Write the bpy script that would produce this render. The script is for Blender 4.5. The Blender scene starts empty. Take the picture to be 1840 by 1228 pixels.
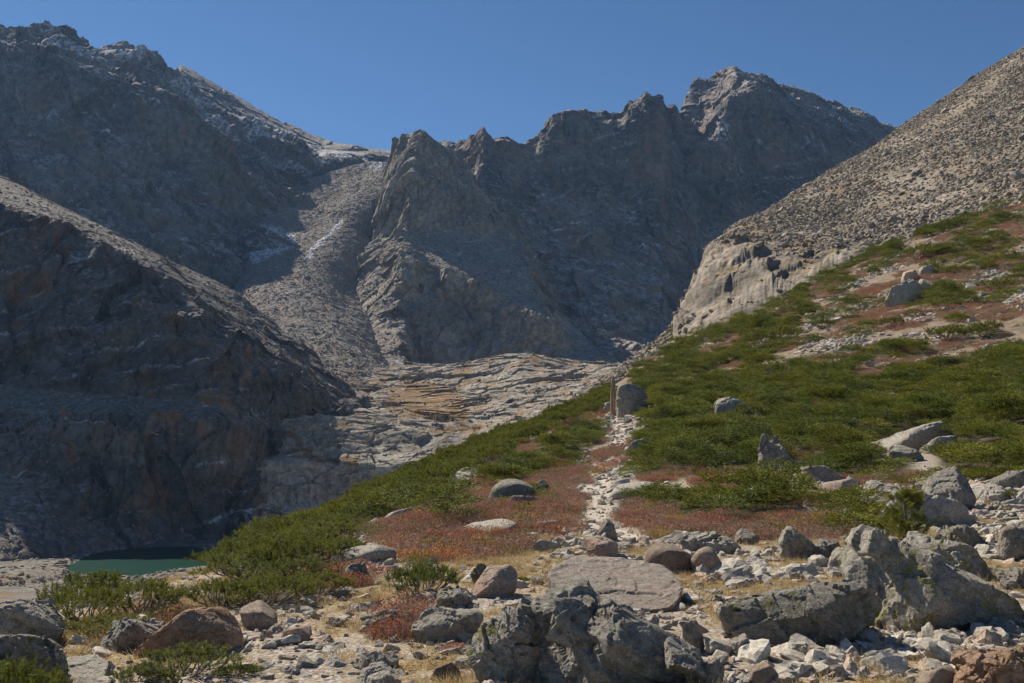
import bpy, bmesh, math, random
import numpy as np
from mathutils import Vector, Matrix, Euler
from mathutils.bvhtree import BVHTree

R = math.radians
SC = bpy.context.scene
COL = SC.collection
rng = np.random.default_rng(7)

# ------------------------------------------------------------------ camera
F = 1806.0                      # focal length in photo pixels (photo is 1840 x 1228)
EYE = 1.65
TILT = math.atan(156.0 / F)
cam_d = bpy.data.cameras.new("camera")
cam_d.sensor_width = 36.0
cam_d.lens = 36.0 * F / 1840.0
cam_d.clip_start = 0.1
cam_d.clip_end = 30000.0
cam = bpy.data.objects.new("camera", cam_d)
COL.objects.link(cam)
cam.location = (0, 0, EYE)
cam.rotation_euler = (R(90) + TILT, 0, 0)
SC.camera = cam

# ------------------------------------------------------------------ light
SUN_AZ = -41.0                  # degrees, left of the view direction
SUN_EL = 43.0
world = bpy.data.worlds.new("World")
SC.world = world
world.use_nodes = True
wn = world.node_tree
sky = wn.nodes.new("ShaderNodeTexSky")
sky.sky_type = 'NISHITA'
sky.sun_disc = False
sky.sun_elevation = R(SUN_EL)
sky.sun_rotation = R(SUN_AZ)
sky.altitude = 3500
sky.air_density = 1.0
sky.dust_density = 0.05
sky.ozone_density = 3.0
bg = wn.nodes["Background"]
bg.inputs["Strength"].default_value = 0.064
hs = wn.nodes.new("ShaderNodeHueSaturation")
hs.inputs["Saturation"].default_value = 1.14
hs.inputs["Hue"].default_value = 0.499
wn.links.new(sky.outputs[0], hs.inputs["Color"])
wn.links.new(hs.outputs[0], bg.inputs[0])
sun_d = bpy.data.lights.new("sun", 'SUN')
sun_d.energy = 5.0
sun_d.angle = R(0.5)
sun_d.color = (1.0, 0.90, 0.76)
sun = bpy.data.objects.new("sun", sun_d)
COL.objects.link(sun)
S = Vector((math.cos(R(SUN_EL)) * math.sin(R(SUN_AZ)), math.cos(R(SUN_EL)) * math.cos(R(SUN_AZ)), math.sin(R(SUN_EL))))
sun.rotation_euler = S.to_track_quat('Z', 'Y').to_euler()
sun.location = S * 3000
SC.view_settings.view_transform = 'Standard'
SC.view_settings.look = 'None'
SC.view_settings.exposure = 0.5
SC.view_settings.gamma = 1.0
SC.cycles.use_denoising = True
SC.cycles.max_bounces = 6
SC.cycles.volume_bounces = 1
SC.cycles.transparent_max_bounces = 8

# ------------------------------------------------------------------ helpers
def U(px, py, d):
    """a photo pixel and a distance ahead -> a point of the place"""
    cx, cy = (px - 920.0) / F, (614.0 - py) / F
    ct, st = math.cos(TILT), math.sin(TILT)
    y = ct - cy * st
    z = st + cy * ct
    k = d / y
    return np.array([cx * k, d, EYE + z * k])

def raydir(px, py):
    p = U(px, py, 1.0) - np.array([0, 0, EYE])
    return p / np.linalg.norm(p)

def pix(P):
    """points of the place -> photo pixels"""
    P = np.asarray(P, float)
    ct, st = math.cos(TILT), math.sin(TILT)
    y = P[..., 1]
    z = P[..., 2] - EYE
    dep = y * ct + z * st
    up = -y * st + z * ct
    dep = np.maximum(dep, 1e-3)
    return np.stack([920 + F * P[..., 0] / dep, 614 - F * up / dep], -1)

def inside(P, poly):
    """points in polygon (both in the same plane)"""
    P = np.asarray(P)
    res = np.zeros(len(P), bool)
    n = len(poly)
    for i in range(n):
        (x1, y1), (x2, y2) = poly[i], poly[(i + 1) % n]
        c = ((y1 > P[:, 1]) != (y2 > P[:, 1]))
        with np.errstate(divide='ignore', invalid='ignore'):
            xi = (x2 - x1) * (P[:, 1] - y1) / (y2 - y1) + x1
        res ^= c & (P[:, 0] < xi)
    return res

def segdist(P, line, closed=False):
    P = np.asarray(P)
    best = np.full(len(P), 1e9)
    n = len(line)
    for i in range(n if closed else n - 1):
        a, b = np.array(line[i]), np.array(line[(i + 1) % n])
        ab = b - a
        t = np.clip(((P - a) @ ab) / (ab @ ab + 1e-12), 0, 1)
        best = np.minimum(best, np.linalg.norm(P - (a + t[:, None] * ab), axis=1))
    return best

_perm = np.random.default_rng(11).permutation(256).astype(np.int32)
_perm = np.concatenate([_perm, _perm, _perm])
_g = np.random.default_rng(12).normal(size=(256, 3)).astype(np.float32)
_g /= np.linalg.norm(_g, axis=1, keepdims=True)

def perlin(P, seed=0):
    P = np.asarray(P, np.float32) + np.float32(seed * 17.37)
    out = np.empty(len(P), np.float32)
    CH = 400000
    for a in range(0, len(P), CH):
        p = P[a:a + CH]
        fl = np.floor(p)
        i = fl.astype(np.int32) & 255
        f = p - fl
        u = f * f * f * (f * (f * 6 - 15) + 10)
        res = 0
        for dx in (0, 1):
            hx = _perm[(i[:, 0] + dx) & 255]
            wx = u[:, 0] if dx else 1 - u[:, 0]
            for dy in (0, 1):
                hy = _perm[(hx + i[:, 1] + dy) & 255]
                wy = u[:, 1] if dy else 1 - u[:, 1]
                for dz in (0, 1):
                    g = _g[_perm[(hy + i[:, 2] + dz) & 255]]
                    wz = u[:, 2] if dz else 1 - u[:, 2]
                    d = g[:, 0] * (f[:, 0] - dx) + g[:, 1] * (f[:, 1] - dy) + g[:, 2] * (f[:, 2] - dz)
                    res = res + wx * wy * wz * d
        out[a:a + CH] = res
    return out * 1.5

def fbm(P, scale, octaves=5, seed=0, gain=0.5, ridged=False, stretch=(1, 1, 1)):
    Q = np.asarray(P, np.float32) / (np.float32(scale) * np.array(stretch, np.float32))
    amp, tot, nrm = 1.0, 0, 0
    for o in range(octaves):
        n = perlin(Q, seed + o * 3)
        if ridged:
            n = 1 - 2 * np.abs(n)
        tot = tot + amp * n
        nrm += amp
        amp *= gain
        Q = Q * 2.03
    return tot / nrm

def sstep(a, b, x):
    t = np.clip((x - a) / (b - a), 0, 1)
    return t * t * (3 - 2 * t)

def worley(P, scale, seed=0, stretch=(1, 1, 1)):
    """distance to the two nearest feature points and a random value per cell"""
    Q = np.asarray(P, np.float32) / (np.float32(scale) * np.array(stretch, np.float32)) + np.float32(seed * 7.7)
    i = np.floor(Q).astype(np.int32)
    f = Q - i
    f1 = np.full(len(Q), 9, np.float32)
    f2 = np.full(len(Q), 9, np.float32)
    cid = np.zeros(len(Q), np.int32)
    for dx in (-1, 0, 1):
        for dy in (-1, 0, 1):
            for dz in (-1, 0, 1):
                h = _perm[(_perm[(_perm[(i[:, 0] + dx) & 255] + i[:, 1] + dy) & 255] + i[:, 2] + dz) & 255]
                jx = _perm[h + 31] / 255.0
                jy = _perm[h + 97] / 255.0
                jz = _perm[h + 181] / 255.0
                d = (dx + jx - f[:, 0]) ** 2 + (dy + jy - f[:, 1]) ** 2 + (dz + jz - f[:, 2]) ** 2
                near = d < f1
                f2 = np.where(near, f1, np.minimum(f2, d))
                cid = np.where(near, h, cid)
                f1 = np.where(near, d, f1)
    return np.sqrt(f1), np.sqrt(f2), _perm[cid + 57] / 255.0

def facet(P, scale, seed=0, stretch=(1, 1, 1), tilt=0.55):
    """broken rock: every cell a plane of its own height and tilt, with steps between"""
    st = np.array(stretch, np.float32)
    Q = np.asarray(P, np.float32) / (np.float32(scale) * st) + np.float32(seed * 5.3)
    i = np.floor(Q).astype(np.int32)
    f = Q - i
    f1 = np.full(len(Q), 9, np.float32)
    val = np.zeros(len(Q), np.float32)
    for dx in (-1, 0, 1):
        for dy in (-1, 0, 1):
            for dz in (-1, 0, 1):
                h = _perm[(_perm[(_perm[(i[:, 0] + dx) & 255] + i[:, 1] + dy) & 255] + i[:, 2] + dz) & 255]
                v = np.stack([dx + _perm[h + 31] / 255.0 - f[:, 0], dy + _perm[h + 97] / 255.0 - f[:, 1], dz + _perm[h + 181] / 255.0 - f[:, 2]], 1)
                d = (v * v).sum(1)
                near = d < f1
                val = np.where(near, _perm[h + 57] / 255.0 - 0.5 + tilt * 2 * (v * _g[_perm[h + 13]]).sum(1), val)
                f1 = np.where(near, d, f1)
    return val

def mesh_np(name, V, faces, mat=None, smooth=False):
    me = bpy.data.meshes.new(name)
    V = np.asarray(V, np.float32)
    faces = np.asarray(faces, np.int32)
    n, k = faces.shape
    me.vertices.add(len(V))
    me.vertices.foreach_set("co", V.ravel())
    me.loops.add(n * k)
    me.loops.foreach_set("vertex_index", faces.ravel())
    me.polygons.add(n)
    me.polygons.foreach_set("loop_start", np.arange(0, n * k, k, dtype=np.int32))
    if smooth:
        me.polygons.foreach_set("use_smooth", np.ones(n, bool))
    else:
        me.polygons.foreach_set("use_smooth", np.zeros(n, bool))
    me.update(calc_edges=True)
    if mat:
        me.materials.append(mat)
    return me

def link(name, me, **props):
    o = bpy.data.objects.new(name, me)
    COL.objects.link(o)
    for k, v in props.items():
        o[k] = v
    return o

def grid_faces(nr, nc, flip=False):
    r, c = np.meshgrid(np.arange(nr - 1), np.arange(nc - 1), indexing='ij')
    a = (r * nc + c).ravel()
    f = np.stack([a, a + 1, a + nc + 1, a + nc], 1)
    return f[:, ::-1] if flip else f

def hermite(A, n, tension=1.0):
    """resample axis 0 of A to n samples, evenly in mean chord length"""
    A = np.asarray(A, float)
    seg = np.linalg.norm(np.diff(A, axis=0), axis=-1).reshape(len(A) - 1, -1).mean(1)
    t = np.concatenate([[0], np.cumsum(np.maximum(seg, 1e-6))])
    dlt = np.diff(A, axis=0) / np.diff(t).reshape(-1, *([1] * (A.ndim - 1)))
    m = np.empty_like(A)
    m[0], m[-1] = dlt[0], dlt[-1]
    h = np.diff(t)
    for i in range(1, len(A) - 1):
        m[i] = (dlt[i - 1] * h[i] + dlt[i] * h[i - 1]) / (h[i] + h[i - 1]) * tension
    tt = np.linspace(0, t[-1], n)
    k = np.clip(np.searchsorted(t, tt, side='right') - 1, 0, len(A) - 2)
    hh = h[k]
    s = (tt - t[k]) / hh
    sh = (-1,) + (1,) * (A.ndim - 1)
    s, hh = s.reshape(sh), hh.reshape(sh)
    return ((2 * s**3 - 3 * s**2 + 1) * A[k] + (s**3 - 2 * s**2 + s) * hh * m[k]
            + (-2 * s**3 + 3 * s**2) * A[k + 1] + (s**3 - s**2) * hh * m[k + 1])

def dense(rows, nv, nu, tension=0.85):
    A = np.array([[U(*p) if not isinstance(p, np.ndarray) else p for p in r] for r in rows])
    A = hermite(A, nv, tension)
    A = hermite(A.transpose(1, 0, 2), nu, tension).transpose(1, 0, 2)
    return A

def normals(A):
    du = np.gradient(A, axis=1)
    dv = np.gradient(A, axis=0)
    n = np.cross(du, dv)
    n /= np.linalg.norm(n, axis=-1, keepdims=True) + 1e-9
    c = np.array([0, 0, EYE]) - A
    if (n * c).sum() < 0:
        n = -n
    return n

SHEETS = {}
def sheet(name, rows, nv, nu, disp, mat, tension=0.85, label=None, blur=0):
    A = dense(rows, nv, nu, tension)
    N = normals(A)
    P = A.reshape(-1, 3)
    Nf = N.reshape(-1, 3)
    D = disp(P, Nf)
    snow = None
    if isinstance(D, tuple):
        D, snow = D
    for _ in range(blur):
        G = D.reshape(nv, nu)
        G = np.pad(G, 1, mode='edge')
        D = ((G[:-2, 1:-1] + G[2:, 1:-1] + G[1:-1, :-2] + G[1:-1, 2:] + 2 * G[1:-1, 1:-1]) / 6).ravel()
    D = Nf * D[:, None]
    P = P + D
    f = grid_faces(nv, nu)
    # faces towards the viewer's side
    a, b, c = P[f[:, 0]], P[f[:, 1]], P[f[:, 2]]
    if (np.cross(b - a, c - a) * Nf[f[:, 0]]).sum() < 0:
        f = f[:, ::-1]
    me = mesh_np(name, P, f, mat)
    if snow is not None:
        a = me.attributes.new("snow", 'FLOAT', 'POINT')
        a.data.foreach_set("value", np.asarray(snow, np.float32))
    o = link(name, me, kind="structure")
    if label:
        o["label"] = label
    SHEETS[name] = (P, f)
    return o
# ------------------------------------------------------------------ materials
class NT:
    """small helper for node trees"""
    def __init__(self, name, rough=0.9, spec=0.2):
        self.m = bpy.data.materials.new(name)
        self.m.use_nodes = True
        self.t = self.m.node_tree
        self.b = self.t.nodes["Principled BSDF"]
        self.b.inputs["Roughness"].default_value = rough
        self.b.inputs["Specular IOR Level"].default_value = spec
        self.co = self.n("ShaderNodeTexCoord").outputs["Object"]
    def n(self, typ, **kw):
        x = self.t.nodes.new(typ)
        for k, v in kw.items():
            setattr(x, k, v)
        return x
    def put(self, sock, v):
        if isinstance(v, bpy.types.NodeSocket):
            self.t.links.new(v, sock)
        elif isinstance(v, (tuple, list)) and len(v) == 3 and sock.type == 'RGBA':
            sock.default_value = (*v, 1)
        else:
            sock.default_value = v
    def mapping(self, scale=(1, 1, 1), rot=(0, 0, 0), co=None):
        x = self.n("ShaderNodeMapping")
        self.put(x.inputs["Vector"], co or self.co)
        x.inputs["Scale"].default_value = scale
        x.inputs["Rotation"].default_value = rot
        return x.outputs[0]
    def noise(self, scale, detail=6, rough=0.55, co=None, dist=0.0):
        x = self.n("ShaderNodeTexNoise")
        self.put(x.inputs["Vector"], co or self.co)
        x.inputs["Scale"].default_value = scale
        x.inputs["Detail"].default_value = detail
        x.inputs["Roughness"].default_value = rough
        x.inputs["Distortion"].default_value = dist
        return x.outputs["Fac"]
    def voro(self, scale, out="Color", feature='F1', co=None):
        x = self.n("ShaderNodeTexVoronoi", feature=feature)
        self.put(x.inputs["Vector"], co or self.co)
        x.inputs["Scale"].default_value = scale
        return x.outputs[out]
    def ramp(self, v, a, b, lo=0.0, hi=1.0):
        x = self.n("ShaderNodeMapRange")
        x.interpolation_type = 'SMOOTHSTEP'
        self.put(x.inputs["Value"], v)
        for k, q in (("From Min", a), ("From Max", b), ("To Min", lo), ("To Max", hi)):
            x.inputs[k].default_value = q
        return x.outputs["Result"]
    def mix(self, fac, a, b, mode='MIX'):
        x = self.n("ShaderNodeMix", data_type='RGBA', blend_type=mode)
        self.put(x.inputs["Factor"], fac)
        self.put(x.inputs["A"] if False else x.inputs[6], a)
        self.put(x.inputs[7], b)
        return x.outputs[2]
    def math(self, op, a, b=0.0, c=None):
        x = self.n("ShaderNodeMath", operation=op)
        self.put(x.inputs[0], a)
        self.put(x.inputs[1], b)
        if c is not None:
            self.put(x.inputs[2], c)
        return x.outputs[0]
    def sep(self, v):
        x = self.n("ShaderNodeSeparateXYZ")
        self.put(x.inputs[0], v)
        return x.outputs
    def bump(self, h, dist, strength=1.0, normal=None):
        x = self.n("ShaderNodeBump")
        self.put(x.inputs["Height"], h)
        x.inputs["Distance"].default_value = dist
        x.inputs["Strength"].default_value = strength
        if normal:
            self.put(x.inputs["Normal"], normal)
        return x.outputs[0]
    def color(self, c):
        self.put(self.b.inputs["Base Color"], c)
    def normal(self, n):
        self.put(self.b.inputs["Normal"], n)

def cliff_material(name, c1, c2, rust=(0.20, 0.12, 0.07), rust_amt=0.5, snow=0.5, sc=1.0, dark_streak=0.5,
                   talus=None, grassy=None, vstr=0.18, meadow=None, bumpz=0.2):
    """mountain rock: mottled greys, rusty and dark vertical streaks, snow lying on the ledges"""
    k = NT(name, 0.95, 0.1)
    s = 1.0 / sc
    base = k.mix(k.ramp(k.noise(0.012 * s, 8, 0.65), 0.35, 0.65), c1, c2)
    base = k.mix(k.ramp(k.noise(0.15 * s, 6, 0.7), 0.3, 0.7), base, (0.9, 0.9, 0.9), 'MULTIPLY') if False else base
    val = k.ramp(k.noise(0.10 * s, 9, 0.75), 0.28, 0.72, 0.45, 1.5)
    vc = k.n("ShaderNodeCombineColor")
    for i in range(3):
        k.put(vc.inputs[i], val)
    base = k.mix(1.0, base, vc.outputs[0], 'MULTIPLY')
    # rust: vertical streaks inside big patches
    vco = k.mapping((1, 1, vstr))
    st = k.noise(0.05 * s, 6, 0.65, vco)
    patch = k.noise(0.006 * s, 3, 0.5)
    rmask = k.math('MULTIPLY', k.ramp(st, 0.46, 0.66), k.ramp(patch, 0.38, 0.56))
    base = k.mix(k.math('MULTIPLY', rmask, rust_amt), base, rust)
    ds = k.math('MULTIPLY', k.ramp(k.noise(0.08 * s, 4, 0.6, k.mapping((1, 1, vstr * 0.5), co=k.co)), 0.52, 0.7),
                k.ramp(k.noise(0.009 * s, 3, 0.5, k.mapping((1, 1, 1), (1, 2, 3))), 0.4, 0.6))
    base = k.mix(k.math('MULTIPLY', ds, dark_streak), base, tuple(0.3 * q for q in c1))  # dark water streaks, with gully shade put into the rock colour too
    geo = k.n("ShaderNodeNewGeometry")
    nz = k.sep(geo.outputs["True Normal"])[2]
    if talus:
        tc, tsize = talus
        cell = k.sep(k.voro(1.0 / tsize))[0]
        tcol = k.mix(cell, tuple(0.6 * q for q in tc), tuple(1.35 * q for q in tc))
        tm = k.ramp(k.math('ADD', nz, k.math('MULTIPLY', k.math('SUBTRACT', k.noise(0.02 * s, 5), 0.5), 0.3)), 0.58, 0.78)
        base = k.mix(tm, base, tcol)
    if grassy:
        gc, ga = grassy
        gm = k.math('MULTIPLY', k.ramp(k.noise(0.02 * s, 5, 0.6), 0.5, 0.62), k.ramp(nz, 0.75, 0.93))
        base = k.mix(k.math('MULTIPLY', gm, ga), base, gc)
    if meadow:
        at = k.n("ShaderNodeAttribute")
        at.attribute_name = "snow"
        mg = k.mix(k.ramp(k.noise(0.5, 5, 0.7), 0.35, 0.65), tuple(0.6 * q for q in meadow), meadow)
        base = k.mix(k.math('MULTIPLY', at.outputs["Fac"], k.ramp(k.noise(0.15, 5, 0.65), 0.38, 0.5)), base, mg)
    if snow:
        pn = k.noise(0.007 * s, 4, 0.55, k.mapping((1, 1, 1), (0.4, 0.9, 0.2)))
        fn = k.noise(0.12 * s, 8, 0.75)
        sm = k.math('MULTIPLY', k.ramp(pn, 0.45, 0.62), k.ramp(fn, 0.52, 0.60))
        sm = k.math('MULTIPLY', sm, k.ramp(nz, 0.40, 0.62))
        at = k.n("ShaderNodeAttribute")
        at.attribute_name = "snow"
        sg = k.math('MULTIPLY', k.math('MULTIPLY', at.outputs["Fac"], k.ramp(fn, 0.44, 0.56)), k.ramp(nz, 0.02, 0.28))
        sm = k.math('MAXIMUM', k.math('MULTIPLY', sm, 0.35), sg)
        base = k.mix(k.math('MULTIPLY', sm, snow), base, (0.82, 0.83, 0.86))
    k.color(base)
    b = k.bump(k.noise(0.25 * s, 10, 0.7), 1.2 * sc, 0.7)
    b = k.bump(k.noise(0.12 * s, 8, 0.65, k.mapping((1, 1, bumpz))), (2.0 if bumpz < 1 else 4.0) * sc, 0.6, b)
    if talus:
        b = k.bump(k.voro(1.0 / tsize, "Distance"), tsize * 0.25, 0.6, b)
    k.normal(b)
    return k.m

M = {}
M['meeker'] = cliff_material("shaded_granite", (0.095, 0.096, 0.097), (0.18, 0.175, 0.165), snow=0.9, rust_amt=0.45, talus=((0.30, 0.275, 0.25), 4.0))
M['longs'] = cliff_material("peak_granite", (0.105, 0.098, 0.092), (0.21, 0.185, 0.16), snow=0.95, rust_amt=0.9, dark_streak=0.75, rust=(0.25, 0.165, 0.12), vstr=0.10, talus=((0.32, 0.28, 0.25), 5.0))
M['prow'] = cliff_material("prow_granite", (0.19, 0.17, 0.14), (0.34, 0.30, 0.24), snow=0.6, rust_amt=0.6, sc=0.7, talus=((0.27, 0.24, 0.205), 3.5))
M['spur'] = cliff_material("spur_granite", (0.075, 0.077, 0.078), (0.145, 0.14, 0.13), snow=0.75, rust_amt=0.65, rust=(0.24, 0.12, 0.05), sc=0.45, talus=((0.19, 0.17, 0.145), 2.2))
M['bench'] = cliff_material("bench_granite", (0.24, 0.22, 0.185), (0.40, 0.37, 0.315), meadow=(0.27, 0.175, 0.09), snow=0.0, rust_amt=0.4, sc=0.35, dark_streak=0.85, grassy=((0.27, 0.155, 0.065), 0.85))
M['loft'] = cliff_material("talus_granite", (0.19, 0.175, 0.155), (0.30, 0.275, 0.24), snow=0.9, rust_amt=0.15, sc=0.5, dark_streak=0.1, talus=((0.22, 0.198, 0.17), 2.5), grassy=((0.28, 0.17, 0.08), 0.5))
M['hill'] = cliff_material("hill_granite", (0.20, 0.175, 0.14), (0.34, 0.30, 0.245), snow=0.0, rust_amt=0.25, sc=0.22, dark_streak=0.4, bumpz=1.0, grassy=((0.30, 0.19, 0.07), 0.55))

# ------------------------------------------------------------------ mountains
def d_cliff(amp, scale, seed, gully=1.0, fine=1.0, block=1.0, vs=3.5, lean=0.25, slant=1.0):
    """crags: broad swells, steep gullies and ribs, joint blocks, fine breakage; quieter on easy ground"""
    def f(P, N):
        st = 0.10 + 0.90 * sstep(0.92, 0.58, N[:, 2])
        W = P + (scale * 0.10) * np.column_stack([fbm(P, scale * 0.5, 3, seed + 61), fbm(P, scale * 0.5, 3, seed + 62), fbm(P, scale * 0.5, 3, seed + 63)])
        Wl = W + np.outer(W[:, 2], [lean, 0, 0])
        D = amp * 0.8 * fbm(P, scale, 3, seed) * (0.35 + 0.65 * st)
        # big faces and buttresses: planes that meet in arêtes and gullies
        g1 = fbm(Wl, scale * 0.55, 2, seed + 20, 0.4, True, (1, 1, vs))
        D += gully * amp * 1.2 * st * (g1 - 0.2)
        D += block * amp * 0.55 * st * facet(Wl, scale * 0.55, seed, (1, 1, 2.2))
        D += block * amp * 0.24 * st * facet(Wl, scale * 0.20, seed + 3, (1, 1, 2.2))
        D += block * amp * 0.085 * st * facet(W, scale * 0.07, seed + 4, (1, 1, 1.8))
        # upright cracks and chimneys
        g2 = fbm(Wl, scale * 0.16, 3, seed + 33, 0.5, True, (1, 1, vs * 2))
        D -= gully * amp * 0.22 * st * sstep(0.45, 0.95, g2)
        # slanting ledges
        q = (W[:, 2] + 0.28 * slant * W[:, 0]) / (scale * 0.20)
        fr = q - np.floor(q)
        lm = sstep(-0.05, 0.3, fbm(P, scale * 0.7, 3, seed + 71))
        D += amp * 0.30 * st * lm * (sstep(0, 0.92, fr) - fr) * 1.6
        D += fine * amp * 0.05 * fbm(P, scale * 0.05, 4, seed + 44, 0.6)
        ledge = lm * sstep(0.80, 0.95, fr) * sstep(0.1, 0.5, fbm(P, scale * 0.25, 3, seed + 75) + 0.3)
        gul = sstep(0.05, -0.40, g1) * sstep(-0.2, 0.3, fbm(P, scale * 0.8, 3, seed + 76)) + 0.7 * sstep(0.6, 0.95, g2) * sstep(0.15, 0.4, fbm(P, scale * 0.6, 3, seed + 77))
        return D, np.clip(ledge * 0.9 + gul, 0, 1)
    return f

# the high ridge on the left: (pixel x, pixel y, distance ahead)
mk_cols = [-260, -120, 0, 80, 150, 240, 330, 420, 500, 585, 640, 700, 770, 840, 900]
sk_y =   [30, 40, 44, 52, 66, 107, 115, 166, 212, 254, 262, 268, 262, 252, 262]
sk_d =   [1560, 1570, 1580, 1620, 1760, 1860, 1930, 2000, 2040, 2060, 2050, 2030, 2010, 2010, 2010]
# lower lip of the easy upper slope
lp_x =   [-260, -120, 0, 75, 120, 215, 310, 400, 480, 560, 620, 680, 760, 840, 900]
lp_y =   [36, 48, 58, 74, 104, 152, 208, 256, 292, 296, 300, 318, 330, 330, 330]
lp_d =   [1470, 1480, 1490, 1490, 1470, 1480, 1500, 1550, 1610, 1690, 1730, 1760, 1800, 1800, 1800]
md_x =   [-260, -120, 0, 75, 130, 215, 300, 390, 470, 550, 610, 670, 760, 840, 900]
md_y =   [220, 230, 235, 245, 260, 290, 320, 340, 350, 350, 352, 360, 400, 400, 400]
md_d =   [1360, 1370, 1375, 1375, 1370, 1370, 1385, 1430, 1490, 1570, 1620, 1660, 1720, 1720, 1720]
rows = [[(x, y + 260, d + 900) for x, y, d in zip(mk_cols, sk_y, sk_d)],
        [(x, y + 60, d + 240) for x, y, d in zip(mk_cols, sk_y, sk_d)],
        list(zip(mk_cols, sk_y, sk_d)),
        list(zip(lp_x, lp_y, lp_d)),
        list(zip(md_x, md_y, md_d)),
        [(x, y, d) for x, y, d in zip(md_x, [400, 405, 410, 415, 420, 440, 450, 450, 440, 430, 425, 430, 520, 520, 520], [1230, 1240, 1245, 1245, 1245, 1250, 1260, 1300, 1360, 1450, 1510, 1570, 1650, 1650, 1650])],
        [(x, y, d) for x, y, d in zip(md_x, [560, 560, 560, 560, 560, 560, 560, 555, 540, 500, 490, 500, 640, 640, 640], [1130, 1140, 1140, 1140, 1140, 1140, 1145, 1190, 1260, 1360, 1430, 1500, 1600, 1600, 1600])],
        [(x, y, d) for x, y, d in zip(md_x, [800] * 15, [950] * 12 + [1500] * 3)]]
def d_ridge(P, N):
    D, sn = d_ridge0(P, N)
    q = pix(P)
    st = np.clip(1 - segdist(q, [(90, 62), (150, 90), (230, 128), (330, 165), (420, 225), (520, 265), (640, 290)]) / 26.0, 0, 1)  # snow speckle of the upper slope, thickened to brighten it in place of sunlight
    sk = segdist(q, [(330, 115), (420, 166), (500, 212), (585, 254), (640, 262), (700, 268), (780, 262)])
    D = D * np.where(q[:, 0] > 320, 0.18 + 0.82 * sstep(4, 45, sk), 1) if True else D
    return D, np.clip(sn + 0.75 * sstep(0.0, 0.5, st) * sstep(-0.1, 0.3, fbm(P, 60, 4, 88)), 0, 1)
d_ridge0 = d_cliff(30, 210, 3, vs=2.6, lean=0.5, slant=1.2)
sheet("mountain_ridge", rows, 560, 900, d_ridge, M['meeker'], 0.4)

# the high peak and its long headwall
lx = [780, 830, 870, 905, 955, 985, 1010, 1060, 1112, 1128, 1160, 1192, 1203, 1216, 1250, 1290, 1322, 1352, 1388, 1430, 1500, 1560, 1620, 1720]
ly = [262, 250, 226, 240, 250, 212, 197, 193, 194, 178, 165, 168, 192, 198, 146, 128, 122, 130, 150, 157, 182, 206, 228, 262]
ld = [1760, 1760, 1750, 1760, 1820, 1830, 1830, 1840, 1850, 1840, 1830, 1850, 1930, 2130, 2190, 2190, 2180, 2190, 2240, 2340, 2400, 2410, 2400, 2400]
r2x = [780, 830, 868, 905, 955, 985, 1010, 1060, 1112, 1128, 1160, 1192, 1205, 1225, 1255, 1285, 1310, 1345, 1385, 1430, 1490, 1530, 1570, 1700]
r2y = [300, 290, 262, 280, 290, 256, 240, 235, 232, 222, 205, 210, 225, 225, 222, 200, 176, 166, 170, 208, 236, 262, 290, 320]
r2d = [1720, 1720, 1705, 1720, 1770, 1790, 1790, 1795, 1805, 1800, 1785, 1800, 1930, 2080, 2070, 2035, 2000, 2020, 2050, 2050, 2080, 2120, 2180, 2250]
r3x = [780, 830, 868, 905, 955, 985, 1010, 1060, 1112, 1128, 1160, 1192, 1207, 1230, 1258, 1285, 1310, 1345, 1385, 1430, 1490, 1535, 1570, 1700]
r3y = [380, 370, 345, 350, 355, 345, 340, 335, 330, 330, 320, 320, 310, 285, 258, 262, 262, 262, 262, 275, 282, 290, 320, 340]
r3d = [1670, 1670, 1650, 1660, 1710, 1740, 1740, 1745, 1755, 1755, 1745, 1755, 1830, 1930, 1945, 1965, 1975, 1990, 2005, 2015, 2040, 2070, 2120, 2200]
r4y = [470, 470, 460, 455, 450, 450, 450, 445, 440, 440, 435, 430, 430, 425, 410, 405, 400, 395, 390, 385, 380, 380, 380, 400]
r4d = [1600, 1600, 1585, 1580, 1600, 1620, 1630, 1640, 1660, 1660, 1660, 1670, 1700, 1740, 1830, 1860, 1885, 1905, 1930, 1950, 1980, 2000, 2020, 2080]
r5y = [640, 640, 620, 600, 590, 585, 585, 580, 580, 580, 580, 580, 580, 580, 575, 560, 550, 540, 520, 500, 480, 470, 460, 460]
r5d = [1400, 1400, 1390, 1380, 1390, 1400, 1410, 1430, 1460, 1480, 1500, 1510, 1530, 1560, 1620, 1680, 1720, 1750, 1790, 1820, 1860, 1890, 1900, 1950]
rows = [[(x, y + 330, d + 900) for x, y, d in zip(lx, ly, ld)],
        [(x, y + 50, d + 200) for x, y, d in zip(lx, ly, ld)],
        list(zip(lx, ly, ld)), list(zip(r2x, r2y, r2d)), list(zip(r3x, r3y, r3d)),
        list(zip(r3x, r4y, r4d)), list(zip(r3x, r5y, r5d)),
        [(x, 720, 1150) for x in r3x]]
sheet("mountain_peak", rows, 620, 1150, d_cliff(10.5, 150, 9, gully=1.2, fine=1.4, vs=5.0, lean=0.1, slant=-0.6), M['longs'], 0.3)

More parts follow.
